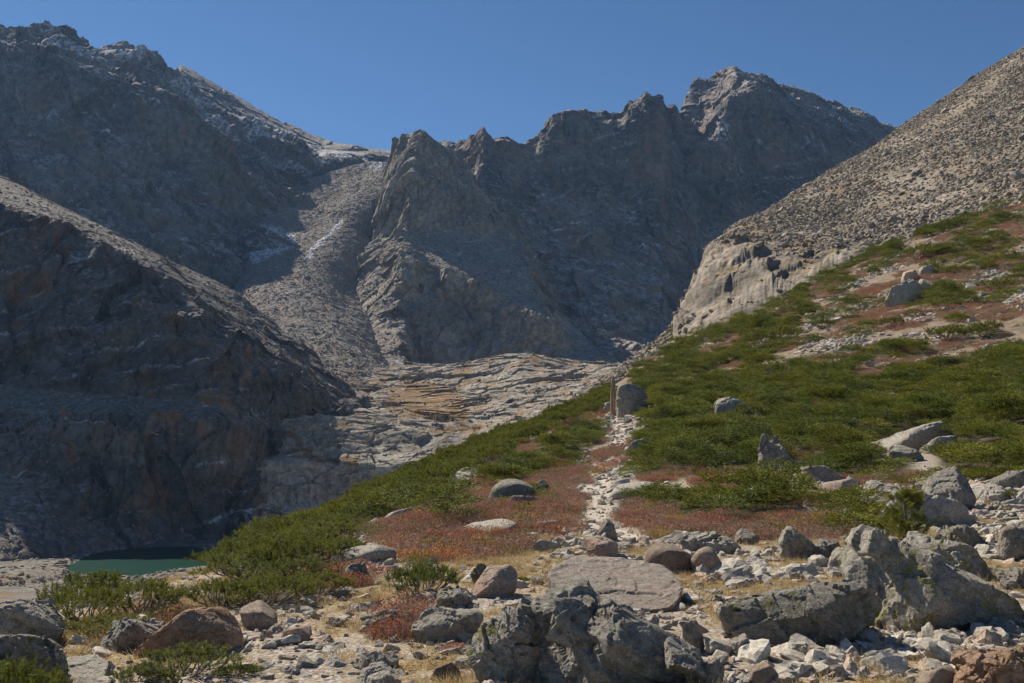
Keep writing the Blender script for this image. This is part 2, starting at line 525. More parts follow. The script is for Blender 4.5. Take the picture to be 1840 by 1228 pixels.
# the talus bowl below the col
rows = [[(x, y, d) for x, y, d in ((380, 330, 1640), (470, 330, 1650), (560, 320, 1680), (640, 296, 1740), (720, 290, 1760), (800, 290, 1760))],
        [(x, y, d) for x, y, d in ((390, 430, 1540), (465, 395, 1500), (560, 400, 1500), (640, 350, 1560), (720, 340, 1580), (800, 340, 1580))],
        [(x, y, d) for x, y, d in ((380, 505, 1370), (450, 480, 1290), (550, 462, 1330), (640, 430, 1430), (690, 418, 1520), (730, 410, 1680))],
        [(x, y, d) for x, y, d in ((380, 560, 1180), (470, 545, 1130), (560, 530, 1180), (630, 522, 1285), (690, 515, 1385), (730, 510, 1520))],
        [(x, y, d) for x, y, d in ((400, 640, 950), (500, 625, 970), (590, 610, 1025), (645, 606, 1090), (700, 605, 1240), (740, 600, 1420))],
        [(x, y, d) for x, y, d in ((420, 720, 800), (540, 705, 815), (625, 692, 855), (690, 682, 965), (735, 676, 1120), (785, 672, 1220))],
        [(x, y, d) for x, y, d in ((460, 790, 690), (560, 785, 695), (650, 775, 700), (720, 768, 770), (790, 762, 860), (860, 757, 900))]]
def d_talus(a, s, seed):
    def f(P, N):
        f1, f2, c = worley(P, s, seed)
        g1, g2, e = worley(P, s * 0.45, seed + 2)
        sw = fbm(P, s * 14, 5, seed, 0.55)
        q = pix(P) + 10 * np.column_stack([fbm(P, 25, 4, seed + 3), fbm(P, 25, 4, seed + 4)])
        sn = np.clip(1 - segdist(q, [(615, 398), (590, 425), (568, 442), (552, 466)]) / 7.0, 0, 1)
        sn = np.maximum(sn, np.clip(1 - segdist(q, [(462, 385), (462, 440), (458, 462)]) / 14.0, 0, 1))
        sn = np.maximum(sn, 0.75 * np.clip(1 - segdist(q, [(470, 415), (520, 432), (480, 452)]) / 20.0, 0, 1))
        sn = np.maximum(sn, 1.0 * np.clip(1 - segdist(q, [(672, 300), (692, 290)]) / 10.0, 0, 1))
        return a * (2.2 * sw + 0.45 * (c - 0.5) + 0.2 * (e - 0.5) + 0.5 * fbm(P, s * 2, 3, seed + 9)), sstep(0.05, 0.5, sn)
    return f
sheet("talus_bowl", rows, 560, 420, d_talus(2.6, 7.0, 5), M['loft'])

# the prow: a sharp buttress between the bowl and the headwall
A_ = lambda *p: list(p)
rows = [A_((665, 420, 1900), (705, 400, 1850), (750, 340, 1700), (790, 340, 1720), (830, 345, 1750), (900, 400, 1800), (930, 440, 1820)),
        A_((700, 300, 1560), (716, 250, 1530), (757, 235, 1495), (778, 246, 1510), (806, 264, 1540), (835, 300, 1590), (850, 330, 1640)),
        A_((690, 350, 1510), (712, 318, 1480), (738, 325, 1425), (768, 325, 1450), (812, 322, 1490), (862, 340, 1560), (885, 370, 1620)),
        A_((665, 425, 1450), (702, 415, 1415), (730, 405, 1365), (775, 408, 1415), (850, 412, 1450), (925, 430, 1475), (955, 465, 1560)),
        A_((640, 500, 1340), (688, 482, 1305), (722, 468, 1262), (775, 472, 1290), (872, 515, 1275), (985, 580, 1235), (1030, 580, 1330)),
        A_((640, 565, 1230), (690, 557, 1200), (728, 545, 1222), (785, 548, 1258), (878, 580, 1252), (992, 622, 1220), (1075, 622, 1260)),
        A_((660, 640, 1090), (722, 640, 1100), (756, 645, 1180), (850, 655, 1200), (960, 655, 1200), (1050, 660, 1185), (1110, 645, 1190)),
        A_((690, 700, 960), (745, 695, 1000), (795, 690, 1120), (890, 690, 1160), (980, 690, 1160), (1060, 690, 1150), (1140, 670, 1140)),
        A_((700, 770, 850), (750, 770, 880), (800, 760, 950), (900, 760, 980), (1000, 750, 980), (1070, 750, 980), (1170, 720, 1000))]
d_prow0 = d_cliff(11, 110, 15, gully=0.9, vs=3.0, lean=-0.5, slant=-0.8)
def d_prow(P, N):
    D, sn = d_prow0(P, N)
    return D - 4.0, sn
sheet("mountain_prow", rows, 620, 620, d_prow, M['prow'], 0.3)

# the near spur on the left, its sunny ramp and the shaded wall above the lake
rows = [A_((-300, 420, 1150), (0, 520, 1150), (150, 600, 1100), (300, 680, 1060), (420, 720, 1000), (520, 760, 950), (600, 800, 900), (660, 830, 850), (720, 860, 800)),
        A_((-300, 190, 830), (0, 318, 800), (150, 392, 790), (300, 468, 780), (420, 525, 770), (520, 605, 755), (600, 680, 735), (660, 742, 715), (720, 790, 700)),
        A_((-300, 250, 690), (0, 372, 655), (110, 408, 648), (265, 485, 640), (395, 585, 640), (490, 655, 648), (570, 712, 658), (625, 745, 676), (700, 800, 695)),
        A_((-300, 440, 645), (0, 520, 618), (120, 540, 612), (270, 590, 608), (390, 650, 614), (480, 705, 636), (560, 740, 652), (620, 768, 670), (690, 820, 690)),
        A_((-300, 660, 600), (0, 690, 590), (120, 700, 584), (270, 712, 582), (380, 730, 588), (470, 752, 624), (550, 770, 652), (610, 795, 672), (690, 830, 690)),
        A_((-300, 720, 560), (0, 740, 560), (120, 745, 556), (260, 750, 556), (370, 765, 565), (450, 780, 598), (520, 800, 625), (590, 830, 640), (670, 870, 650)),
        A_((-300, 850, 530), (0, 850, 528), (120, 845, 534), (260, 850, 546), (370, 850, 556), (440, 850, 596), (510, 860, 625), (580, 870, 640), (660, 900, 650)),
        A_((-300, 940, 490), (0, 930, 490), (130, 925, 520), (260, 920, 545), (360, 918, 560), (430, 920, 585), (510, 920, 620), (580, 930, 640), (660, 940, 650)),
        A_((-300, 1020, 455), (0, 1010, 462), (150, 998, 502), (280, 988, 532), (360, 982, 550), (430, 985, 570), (510, 985, 610), (580, 990, 640), (660, 1000, 650)),
        A_((-300, 1120, 420), (0, 1100, 425), (150, 1090, 450), (280, 1080, 480), (360, 1070, 515), (430, 1060, 550), (510, 1060, 590), (580, 1060, 620), (660, 1060, 640))]
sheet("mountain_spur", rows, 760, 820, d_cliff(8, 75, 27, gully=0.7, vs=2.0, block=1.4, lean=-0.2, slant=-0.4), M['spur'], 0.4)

# bench of glaciated slabs, the meadow and the knolls below the prow
def d_bench(P, N):
    W = P + 7 * np.column_stack([fbm(P, 30, 3, 46), fbm(P, 30, 3, 49), 0.3 * fbm(P, 30, 3, 50)])
    easy = sstep(0.75, 0.95, N[:, 2])
    D = 5 * fbm(P, 70, 3, 41) + 3.0 * facet(W, 34, 43, (1.6, 1.3, 0.7)) + 1.5 * facet(W, 12, 44, (1.8, 1.3, 0.6)) + 0.5 * facet(W, 4.5, 45, (1.8, 1.3, 0.6))
    q = (P[:, 2] + 0.06 * P[:, 0] + 5 * fbm(P, 70, 3, 42))
    for per, am, sd in ((13.0, 3.4, 47), (5.0, 0.8, 48)):
        fr = q / per - np.floor(q / per)
        D += am * (1 - 0.6 * easy) * (sstep(0.0, 0.92, fr) - fr) * 1.5 * sstep(-0.35, 0.2, fbm(P, per * 4, 2, sd))
    D += 0.5 * fbm(P, 4, 4, 40, 0.6)
    q = pix(P) + 8 * np.column_stack([fbm(P, 20, 3, 58), fbm(P, 20, 3, 59)])
    m = np.clip(1 - segdist(q, [(715, 712), (770, 708), (815, 722)]) / 26.0, 0, 1) + np.clip(1 - segdist(q, [(740, 738), (830, 742)]) / 14.0, 0, 1)
    m = m + np.clip(1 - segdist(q, [(440, 780), (520, 785), (560, 826), (640, 832)]) / 9.0, 0, 1) + np.clip(1 - segdist(q, [(800, 775), (860, 770)]) / 9.0, 0, 1)
    flat = sstep(0.0, 0.5, m) * np.clip(1 - segdist(q, [(715, 715), (800, 725)], False) / 40.0, 0, 1)
    return D * (1 - 0.75 * flat), sstep(0.05, 0.5, m)
bx = [330, 390, 470, 560, 650, 740, 830, 930, 1040, 1140, 1240]
rows = [[(x, y, d) for x, y, d in zip([480, 520, 570, 620, 680, 740, 830, 940, 1050, 1140, 1240], [760, 740, 720, 690, 665, 655, 660, 662, 668, 660, 660], [760, 790, 830, 880, 960, 1100, 1200, 1200, 1200, 1100, 1050])],
        [(x, y, d) for x, y, d in zip([450, 500, 560, 620, 690, 760, 840, 935, 1045, 1140, 1240], [770, 752, 738, 728, 695, 678, 660, 640, 655, 660, 660], [710, 725, 750, 790, 850, 890, 900, 890, 900, 850, 800])],
        [(x, y, d) for x, y, d in zip([420, 470, 540, 610, 680, 760, 850, 940, 1045, 1140, 1240], [780, 757, 746, 742, 728, 715, 705, 690, 690, 690, 690], [660, 672, 690, 715, 750, 790, 800, 790, 770, 720, 680])],
        [(x, y, d) for x, y, d in zip([390, 450, 530, 610, 690, 770, 860, 950, 1050, 1140, 1240], [800, 772, 756, 750, 748, 745, 745, 735, 730, 730, 730], [640, 640, 645, 660, 680, 700, 705, 690, 660, 620, 590])],
        [(x, y, d) for x, y, d in zip(bx, [815, 790, 775, 772, 772, 775, 785, 790, 790, 790, 790], [628, 630, 634, 640, 646, 650, 640, 620, 590, 550, 530])],
        [(x, y, d) for x, y, d in zip(bx, [832, 824, 818, 816, 815, 815, 820, 840, 840, 840, 840], [610, 612, 616, 620, 626, 628, 615, 580, 540, 510, 500])],
        [(x, y, d) for x, y, d in zip(bx, [842, 834, 832, 834, 836, 836, 840, 860, 860, 860, 860], [592, 594, 600, 606, 612, 612, 600, 560, 520, 490, 480])],
        [(x, y, d) for x, y, d in zip(bx, [915, 910, 905, 905, 905, 900, 895, 890, 890, 890, 890], [578, 582, 590, 596, 602, 600, 585, 550, 510, 480, 470])],
        [(x, y, d) for x, y, d in zip(bx, [980, 976, 970, 968, 965, 960, 960, 960, 960, 960, 960], [560, 564, 576, 584, 590, 585, 560, 530, 490, 460, 450])],
        [(x, y, d) for x, y, d in zip(bx, [1000] * 11, [525, 525, 530, 540, 545, 540, 520, 500, 470, 455, 445])],
        [(x, y, d) for x, y, d in zip(bx, [1060] * 11, [505, 505, 500, 490, 490, 480, 470, 460, 450, 440, 430])]]
sheet("rock_bench", rows, 720, 800, d_bench, M['bench'], 0.6)

# the sunny talus mountainside on the right, with its band of cliffs
CLIFF_PX = [(1215, 660), (1250, 490), (1280, 440), (1330, 440), (1400, 462), (1480, 452), (1540, 432), (1560, 430), (1540, 500), (1450, 540), (1330, 610)]
def d_hill(P, N):
    q = pix(P) + 9 * np.column_stack([fbm(P, 12, 3, 58), fbm(P, 12, 3, 59)])
    st = np.clip(1 - segdist(q, CLIFF_PX, True) / 14.0, 0, 1)
    st = np.where(inside(q, CLIFF_PX), 1, st)
    W = P + 3 * np.column_stack([fbm(P, 14, 3, 56), fbm(P, 14, 3, 57), fbm(P, 14, 3, 58)])
    D = 1.8 * fbm(P, 55, 3, 51) + 3.0 * fbm(P, 130, 3, 50)
    D += st * (2.6 * facet(W, 19.0, 53, (1.3, 1.3, 0.8)) + 1.2 * facet(W, 7.0, 54, (1.3, 1.3, 0.7)) + 0.55 * facet(W, 2.6, 55, (1.3, 1.3, 0.7)) - 0.8)
    D += st * 0.6 * fbm(W, 5.0, 4, 62, 0.6) + 0.25 * fbm(P, 3.0, 3, 55, 0.6) + (1 - st) * 0.30 * facet(P, 2.0, 60)
    yl = np.interp(q[:, 0], hb_x, [740, 735, 720, 680, 645, 600, 560, 512, 448, 400, 356, 310, 260])
    return D * np.clip((yl + 4 - q[:, 1]) / 30, 0.0, 1)
hb_x = [1020, 1060, 1110, 1180, 1240, 1320, 1400, 1500, 1620, 1740, 1860, 2000, 2160]
rows = [[(x, y, d) for x, y, d in zip(hb_x, [800, 795, 780, 740, 705, 660, 620, 570, 505, 455, 410, 365, 315], [160, 155, 148, 148, 150, 155, 160, 165, 170, 174, 178, 180, 184])],
        [(x, y, d) for x, y, d in zip(hb_x, [740, 735, 720, 680, 645, 600, 560, 512, 448, 400, 356, 310, 260], [185, 178, 168, 168, 172, 178, 184, 190, 196, 200, 204, 208, 212])],
        [(x, y, d) for x, y, d in zip([1045, 1080, 1150, 1218, 1262, 1330, 1410, 1510, 1630, 1745, 1860, 2000, 2160], [700, 688, 640, 600, 570, 540, 508, 470, 420, 376, 330, 280, 230], [225, 220, 212, 205, 202, 203, 206, 210, 214, 216, 218, 220, 224])],
        [(x, y, d) for x, y, d in zip([1060, 1090, 1190, 1250, 1276, 1340, 1420, 1520, 1635, 1748, 1860, 2000, 2160], [690, 675, 610, 530, 475, 452, 446, 428, 385, 340, 295, 240, 190], [265, 260, 248, 235, 225, 226, 226, 226, 236, 240, 244, 246, 248])],
        [(x, y, d) for x, y, d in zip([1080, 1110, 1205, 1268, 1290, 1350, 1430, 1530, 1640, 1750, 1860, 2000, 2160], [680, 660, 600, 480, 440, 424, 408, 385, 335, 285, 238, 180, 120], [310, 305, 290, 280, 262, 272, 286, 296, 305, 310, 312, 314, 316])],
        [(x, y, d) for x, y, d in zip([1110, 1140, 1225, 1280, 1325, 1395, 1475, 1560, 1645, 1755, 1850, 2000, 2160], [672, 652, 592, 470, 412, 375, 325, 268, 210, 136, 84, 0, -80], [360, 355, 340, 330, 345, 380, 415, 450, 480, 490, 480, 470, 470])],
        [(x, y, d) for x, y, d in zip([1140, 1170, 1250, 1300, 1360, 1430, 1510, 1600, 1680, 1790, 1880, 2020, 2180], [680, 665, 620, 540, 470, 430, 390, 330, 260, 190, 140, 60, -20], [460, 460, 450, 450, 460, 500, 540, 600, 620, 630, 620, 610, 600])],
        [(x, y, d) for x, y, d in zip([1180, 1210, 1290, 1340, 1400, 1470, 1560, 1650, 1730, 1840, 1930, 2070, 2200], [760] * 13, [800] * 13)]]
sheet("talus_mountainside", rows, 620, 760, d_hill, M['hill'], 0.5, blur=5)
# ------------------------------------------------------------------ lake and valley floor
LAKE_Z = -60.0
def on_plane(px, py, z):
    r = raydir(px, py)
    k = (z - EYE) / r[2]
    return np.array([r[0] * k, r[1] * k, z])
lake_px = [(108, 1026), (140, 1008), (168, 996), (205, 989), (260, 984), (330, 982), (358, 984), (385, 989), (420, 990),
           (450, 1000), (425, 1012), (380, 1016), (330, 1022), (290, 1028), (255, 1036), (190, 1036), (140, 1032)]
lake_w = np.array([on_plane(x, y, LAKE_Z)[:2] for x, y in lake_px])
lake_w = hermite(np.vstack([lake_w, lake_w[:1]]), 90, 1.0)[:-1]

gx, gy = np.meshgrid(np.linspace(-560, 260, 420), np.linspace(120, 610, 330))
VP = np.stack([gx.ravel(), gy.ravel()], 1)
ld_ = segdist(VP, lake_w, True)
inn = inside(VP, lake_w)
vz = np.where(inn, -np.minimum(ld_ * 0.12, 6), np.minimum(ld_ * 0.035, 3.5) + 0.15)
P3 = np.column_stack([VP, np.zeros(len(VP))])
vz = vz + np.where(inn, 0.2, 1) * np.minimum(ld_ / 8, 1) * (1.6 * fbm(P3, 30, 5, 61) + 0.5 * (worley(P3, 7, 62)[2] - 0.5) * sstep(-0.2, 0.2, fbm(P3, 50, 2, 66)))
vz = vz + sstep(330, 130, VP[:, 1]) * 18
k = NT("shore_rock", 0.95, 0.15)
c = k.mix(k.ramp(k.noise(0.12, 8, 0.7), 0.3, 0.7), (0.12, 0.11, 0.095), (0.24, 0.22, 0.19))
c = k.mix(k.ramp(k.noise(0.03, 5, 0.6), 0.55, 0.65), c, (0.22, 0.14, 0.075))
beach = k.ramp(k.sep(k.co)[0], -150, -120)
c = k.mix(k.math('MULTIPLY', beach, k.ramp(k.sep(k.co)[1], 480, 500)), c, (0.52, 0.47, 0.41))
k.color(c)
k.normal(k.bump(k.noise(0.6, 8, 0.7), 0.8, 0.8))
M['shore'] = k.m
link("valley_floor", mesh_np("valley_floor", np.column_stack([VP, LAKE_Z + vz]), grid_faces(330, 420), M['shore']), kind="structure")

k = NT("lake_water", 0.3, 0.06)
k.color(k.mix(k.ramp(k.noise(0.02, 3), 0.3, 0.7), (0.003, 0.036, 0.025), (0.004, 0.044, 0.030)))
k.normal(k.bump(k.noise(0.9, 4, 0.6, k.mapping((1, 0.5, 1))), 0.05, 0.35))
M['lake'] = k.m
cen = lake_w.mean(0)
lw = cen + (lake_w - cen) * 1.12
bm = bmesh.new()
bm.faces.new([bm.verts.new((x, y, LAKE_Z)) for x, y in lw])
bmesh.ops.triangulate(bm, faces=bm.faces)
me = bpy.data.meshes.new("lake")
bm.to_mesh(me)
bm.free()
me.materials.append(M['lake'])
link("lake", me, kind="structure")

# ------------------------------------------------------------------ the near ground
ctrl = [U(*p) for p in [
    (0, 1228, 6.6), (460, 1228, 6.5), (920, 1228, 6.4), (1400, 1228, 6.3), (1840, 1228, 6.2),
    (0, 1100, 9.4), (460, 1090, 9.6), (920, 1100, 9.0), (1400, 1100, 8.9), (1840, 1100, 8.8),
    (600, 1015, 12.8), (920, 1000, 13.0), (1300, 1000, 13.0), (1600, 1000, 12.9), (1840, 1000, 12.7),
    (750, 930, 19.0), (1080, 920, 20.0), (1300, 920, 19.5), (1500, 920, 18.5), (1840, 905, 18.0),
    (90, 1110, 10.5), (200, 1085, 12.0), (370, 1040, 15.0), (450, 995, 18.5), (560, 955, 24.0), (700, 880, 45), (800, 828, 62), (900, 785, 80), (1000, 748, 105), (1100, 702, 130),
    (850, 860, 40), (950, 870, 31), (1060, 860, 31), (1100, 830, 37), (1100, 790, 52), (1105, 752, 75), (1200, 760, 55), (1320, 752, 55),
    (1400, 852, 27), (1640, 805, 32), (1840, 845, 25), (1840, 765, 34), (1500, 760, 46), (1500, 700, 66), (1840, 690, 48), (1840, 610, 75),
    (1620, 555, 110), (1840, 490, 122), (1400, 625, 105), (1250, 655, 125), (1400, 555, 158), (1250, 608, 158), (1160, 652, 152), (1600, 445, 182), (1840, 365, 188)]]
ctrl += [np.array(p, float) for p in [
    (-3, 1, 0), (0, -8, 0), (8, -6, 0.3), (-10, -6, -0.6), (6, 2, 0.1), (-12, 13, -3.2), (-25, 20, -9), (-14, 28, -4.6), (-30, 35, -12), (-16, 52, -6.5), (-35, 60, -15),
    (-16, 70, -6.5), (-40, 80, -18), (-8, 115, -3), (-30, 120, -15), (0, 143, -1), (-30, 150, -17), (18, 165, 6), (10, 190, 4), (-40, 190, -26),
    (-60, 40, -27), (-80, 100, -40), (-70, 150, -40), (-12, 6, -2.0), (-25, 5, -8), (60, 10, 9), (100, 60, 24), (160, 120, 52), (40, 20, 5.5), (70, 40, 12)]]
ctrl = np.array(ctrl)
_K = np.linalg.norm(ctrl[:, None, :2] - ctrl[None, :, :2], axis=-1)
n_ = len(ctrl)
_A = np.zeros((n_ + 3, n_ + 3))
_A[:n_, :n_] = _K - np.eye(n_) * 0.4
_A[:n_, n_:] = np.column_stack([np.ones(n_), ctrl[:, :2]])
_A[n_:, :n_] = _A[:n_, n_:].T
_w = np.linalg.solve(_A, np.concatenate([ctrl[:, 2], np.zeros(3)]))
def ground_base(P):
    out = np.empty(len(P))
    for a in range(0, len(P), 100000):
        q = P[a:a + 100000]
        out[a:a + 100000] = np.linalg.norm(q[:, None] - ctrl[None, :, :2], axis=-1) @ _w[:n_] + _w[n_] + q @ _w[n_ + 1:]
    return out
# table of the smooth ground, then the detailed sheet
rr = 0.7 * np.exp(np.linspace(0, math.log(262 / 0.7), 650))
th = np.radians(np.linspace(-68, 62, 900))
RR, TH = np.meshgrid(rr, th, indexing='ij')
GP = np.stack([(RR * np.sin(TH)).ravel(), (RR * np.cos(TH)).ravel()], 1)
gz = ground_base(GP)
tan_ = GP[:, 0] / np.maximum(GP[:, 1], 1)
d0 = np.interp(tan_, [(x - 920) / F for x in hb_x], [185, 178, 168, 168, 172, 178, 184, 190, 196, 200, 204, 208, 212])
gz = gz - np.where(GP[:, 1] > 100, sstep(-2, 34, GP[:, 1] - d0) * 34, 0)
G3 = np.column_stack([GP, np.zeros(len(GP))])
rad = RR.ravel()
gz += np.minimum(rad / 40, 1) * 0.55 * fbm(G3, 9, 3, 71) + 0.05 * fbm(G3, 1.1, 4, 72) + 0.012 * fbm(G3, 0.16, 3, 73)

trail_px = [(1108, 748), (1118, 765), (1112, 790), (1100, 815), (1082, 842), (1064, 868), (1060, 892), (1072, 918), (1086, 945), (1112, 972), (1150, 995)]
trail_w = None
def base_hit(px, py):
    r = raydir(px, py)
    t = 2.0
    for _ in range(700):
        p = np.array([0, 0, EYE]) + r * t
        if p[2] < ground_base(p[None, :2])[0]:
            break
        t *= 1.007
    return p
trail_w = np.array([base_hit(x, y)[:2] for x, y in trail_px])
trail_w = hermite(trail_w, 60, 1.0)
gpix = pix(np.column_stack([GP, gz]))
td = segdist(GP, trail_w[::2])
trail_m = sstep(0.62, 0.3, td + 0.15 * fbm(G3, 0.8, 3, 75))
gz -= trail_m * 0.07
GV = np.column_stack([GP, gz])

# planting plan, read off the photograph and fixed to the ground
red_polys = [
    [(630, 965), (720, 918), (860, 880), (900, 905), (1010, 875), (1045, 900), (1020, 955), (985, 982), (860, 1008), (760, 1012), (715, 985)],
    [(870, 870), (960, 855), (1010, 835), (1060, 845), (1045, 875), (1010, 895), (900, 905)],
    [(905, 815), (1000, 762), (1095, 722), (1108, 745), (1000, 785), (940, 822)],
    [(760, 880), (800, 862), (950, 812), (960, 830), (870, 868), (800, 890)],
    [(1100, 905), (1180, 885), (1240, 910), (1200, 955), (1130, 945)],
    [(1230, 885), (1280, 850), (1385, 838), (1410, 870), (1330, 895), (1240, 905)],
    [(1215, 950), (1300, 925), (1450, 925), (1550, 945), (1540, 965), (1380, 972), (1230, 972)],
    [(660, 1150), (680, 1110), (760, 1085), (790, 1095), (740, 1140), (700, 1155)],
    [(270, 1120), (300, 1095), (350, 1075), (360, 1095), (310, 1120)],
    [(560, 1045), (600, 1015), (640, 1020), (680, 1030), (650, 1050), (590, 1055)],
    [(1170, 820), (1230, 790), (1250, 800), (1200, 830)]]
green_polys = [
    [(1120, 850), (1150, 775), (1240, 720), (1400, 690), (1560, 690), (1860, 640), (1860, 765), (1700, 772), (1570, 800), (1600, 862), (1500, 845), (1430, 835), (1350, 850), (1240, 862), (1150, 872)],
    [(950, 845), (1000, 795), (1080, 765), (1112, 760), (1108, 785), (1060, 805), (985, 842)],
    [(870, 885), (900, 860), (960, 838), (1060, 815), (1065, 838), (1000, 850), (930, 870)],
    [(1075, 920), (1085, 900), (1150, 895), (1220, 895), (1340, 880), (1540, 895), (1560, 925), (1400, 932), (1290, 942), (1230, 925), (1150, 905), (1110, 925)],
    [(1410, 950), (1440, 930), (1560, 925), (1600, 940), (1560, 955), (1450, 955)],
    [(1440, 865), (1500, 850), (1600, 830), (1690, 865), (1640, 875), (1560, 868)],
    [(1690, 860), (1680, 790), (1740, 770), (1860, 760), (1860, 865), (1760, 862)],
    [(755, 955), (790, 935), (830, 930), (820, 945), (770, 962)],
    [(900, 905), (960, 885), (1000, 880), (980, 890), (920, 915)],
    [(640, 935), (700, 905), (780, 888), (850, 872), (870, 880), (780, 905), (700, 930), (650, 955)]]
pine_poly = [(70, 1135), (80, 1110), (240, 1108), (345, 1085), (400, 1052), (455, 1005), (560, 948), (700, 862), (800, 806), (1000, 728), (1095, 690), (1105, 735), (1010, 765), (900, 825), (830, 862), (740, 900), (670, 935), (610, 970),
             (590, 1000), (600, 1030), (640, 1050), (590, 1085), (440, 1098), (330, 1075), (285, 1085), (250, 1100), (180, 1130)]
upper_poly = [(1130, 690), (1165, 640), (1250, 590), (1400, 530), (1560, 450), (1700, 380), (1900, 310), (1900, 650), (1560, 690), (1400, 690), (1240, 720), (1150, 775)]

def plan(P3d):
    """weights of heath, juniper and dry grass on ground points"""
    q = pix(P3d)
    P0 = np.column_stack([P3d[:, :2], np.zeros(len(P3d))])
    rad = np.linalg.norm(P3d[:, :2], axis=1)
    q = q + (np.minimum(28, 260 / np.maximum(rad, 1) ** 0.5 * 0.45)[:, None]
             * np.column_stack([fbm(P0, 2.2, 3, 81) * 1.5, fbm(P0, 2.2, 3, 82) * 0.6]))
    red = np.zeros(len(q), bool)
    grn = np.zeros(len(q), bool)
    for p in red_polys:
        red |= inside(q, p)
    for p in green_polys:
        grn |= inside(q, p)
    # streaks across the upper slope
    up = inside(q, upper_poly)
    # along the contour: the slope falls to the left-front
    ca, sa = math.cos(R(-24)), math.sin(R(-24))
    Q = np.column_stack([P0[:, 0] * ca - P0[:, 1] * sa, P0[:, 0] * sa + P0[:, 1] * ca, np.zeros(len(q))])
    n1 = fbm(Q, 8, 4, 83, 0.6, stretch=(1, 2.2, 1))
    n2 = fbm(Q, 6, 4, 84, 0.6, stretch=(1, 2.2, 1))
    high = sstep(690, 470, q[:, 1])
    grn |= up & (n1 > -0.10 + 0.13 * high)
    red |= up & ~grn & (n2 > 0.04)
    red |= inside(q, [(900, 880), (1400, 690), (1560, 690), (1700, 870), (1500, 960), (1100, 960)]) & ~grn & (n2 > 0.14)
    # the mats are broken: bare and heathy gaps between the mounds
    P00 = np.column_stack([P3d[:, :2], np.zeros(len(P3d))])
    mnd = fbm(P00, 2.4, 3, 151) + 0.5 * fbm(P00, 0.9, 2, 152)
    gap = grn & (mnd + 0.35 * fbm(P00, 7, 2, 153) < -0.26 + 0.24 * sstep(720, 560, q[:, 1]))
    red |= gap & (n2 > -0.15)
    grn &= ~gap
    pine = inside(q, pine_poly)
    # the slope that drops away behind the thicket
    drop = (P3d[:, 0] < -6) & (P3d[:, 1] > 10) & (P3d[:, 0] < -0.36 * P3d[:, 1] - 2)
    return red & ~grn, grn & ~pine, pine, drop

red_m, grn_m, pine_m, drop_m = plan(GV)
def soft(m):
    m = m.reshape(RR.shape).astype(float)
    for _ in range(3):
        m = (m + np.roll(m, 1, 0) + np.roll(m, -1, 0) + np.roll(m, 1, 1) + np.roll(m, -1, 1)) / 5
    return m.ravel()
red_s, grn_s, pine_s = soft(red_m), soft(grn_m), soft(pine_m)
trail_s = trail_m
bare = ~(red_m | grn_m | pine_m)
grass_n = fbm(G3, 1.6, 4, 91)
grass_s = sstep(-0.15, 0.25, grass_n) * (1 - trail_m) * sstep(30, 10, rad)

k = NT("mountain_soil", 0.95, 0.1)
def attr(k, name):
    a = k.n("ShaderNodeAttribute")
    a.attribute_name = name
    return a.outputs["Fac"]
grit = k.mix(k.ramp(k.noise(9, 8, 0.75), 0.3, 0.7), (0.23, 0.185, 0.135), (0.42, 0.365, 0.30))
grit = k.mix(k.ramp(k.noise(0.9, 5, 0.6), 0.4, 0.65), grit, (0.30, 0.235, 0.155))
peb = k.sep(k.voro(38))
grit = k.mix(k.ramp(peb[0], 0.72, 0.8, 0, 0.8), grit, (0.46, 0.43, 0.39))
grit = k.mix(k.ramp(peb[1], 0.8, 0.86, 0, 0.8), grit, (0.16, 0.15, 0.14))
grs = k.mix(k.ramp(k.noise(14, 6, 0.7), 0.3, 0.7), (0.24, 0.165, 0.07), (0.38, 0.28, 0.13))
c = k.mix(k.math('MULTIPLY', attr(k, "grass"), k.ramp(k.noise(5, 5, 0.7), 0.32, 0.6)), grit, grs)
dry = k.mix(k.ramp(k.noise(2.0, 6, 0.7), 0.35, 0.65), (0.15, 0.10, 0.068), (0.22, 0.11, 0.068))
c = k.mix(attr(k, "red"), c, dry)
c = k.mix(attr(k, "green"), c, (0.06, 0.05, 0.028))
c = k.mix(attr(k, "pine"), c, (0.075, 0.058, 0.038))
far = k.mix(k.ramp(k.noise(1.3, 6, 0.7), 0.4, 0.6), (0.17, 0.13, 0.09), (0.26, 0.21, 0.155))
c = k.mix(attr(k, "far"), c, far)
tr = k.mix(k.ramp(k.noise(6, 6, 0.7), 0.3, 0.7), (0.40, 0.35, 0.29), (0.52, 0.47, 0.40))
c = k.mix(attr(k, "trail"), c, tr)
k.color(c)
b = k.bump(k.noise(3.5, 8, 0.65), 0.05, 0.8)
b = k.bump(k.voro(30, "Distance"), 0.02, 0.6, b)
k.normal(b)
M['soil'] = k.m
gme = mesh_np("ground", GV, grid_faces(650, 900, flip=True), M['soil'], smooth=True)
for nm, v in (("red", red_s), ("green", grn_s), ("pine", pine_s), ("grass", grass_s), ("trail", trail_s),
              ("far", sstep(28, 60, rad) * (~(grn_m | red_m)))):
    a = gme.attributes.new(nm, 'FLOAT', 'POINT')
    a.data.foreach_set("value", np.asarray(v, np.float32))
link("ground", gme, kind="structure")
_f = grid_faces(650, 900)
BVH = BVHTree.FromPolygons([Vector(p) for p in GV.tolist()], _f.tolist())
def hit(px, py):
    r = raydir(px, py)
    loc, nor, i, d = BVH.ray_cast(Vector((0, 0, EYE)), Vector(r))
    return None if loc is None else np.array(loc)
def drop_z(x, y):
    loc, nor, i, d = BVH.ray_cast(Vector((x, y, 400)), Vector((0, 0, -1)))
    return (None, None) if loc is None else (loc.z, nor)

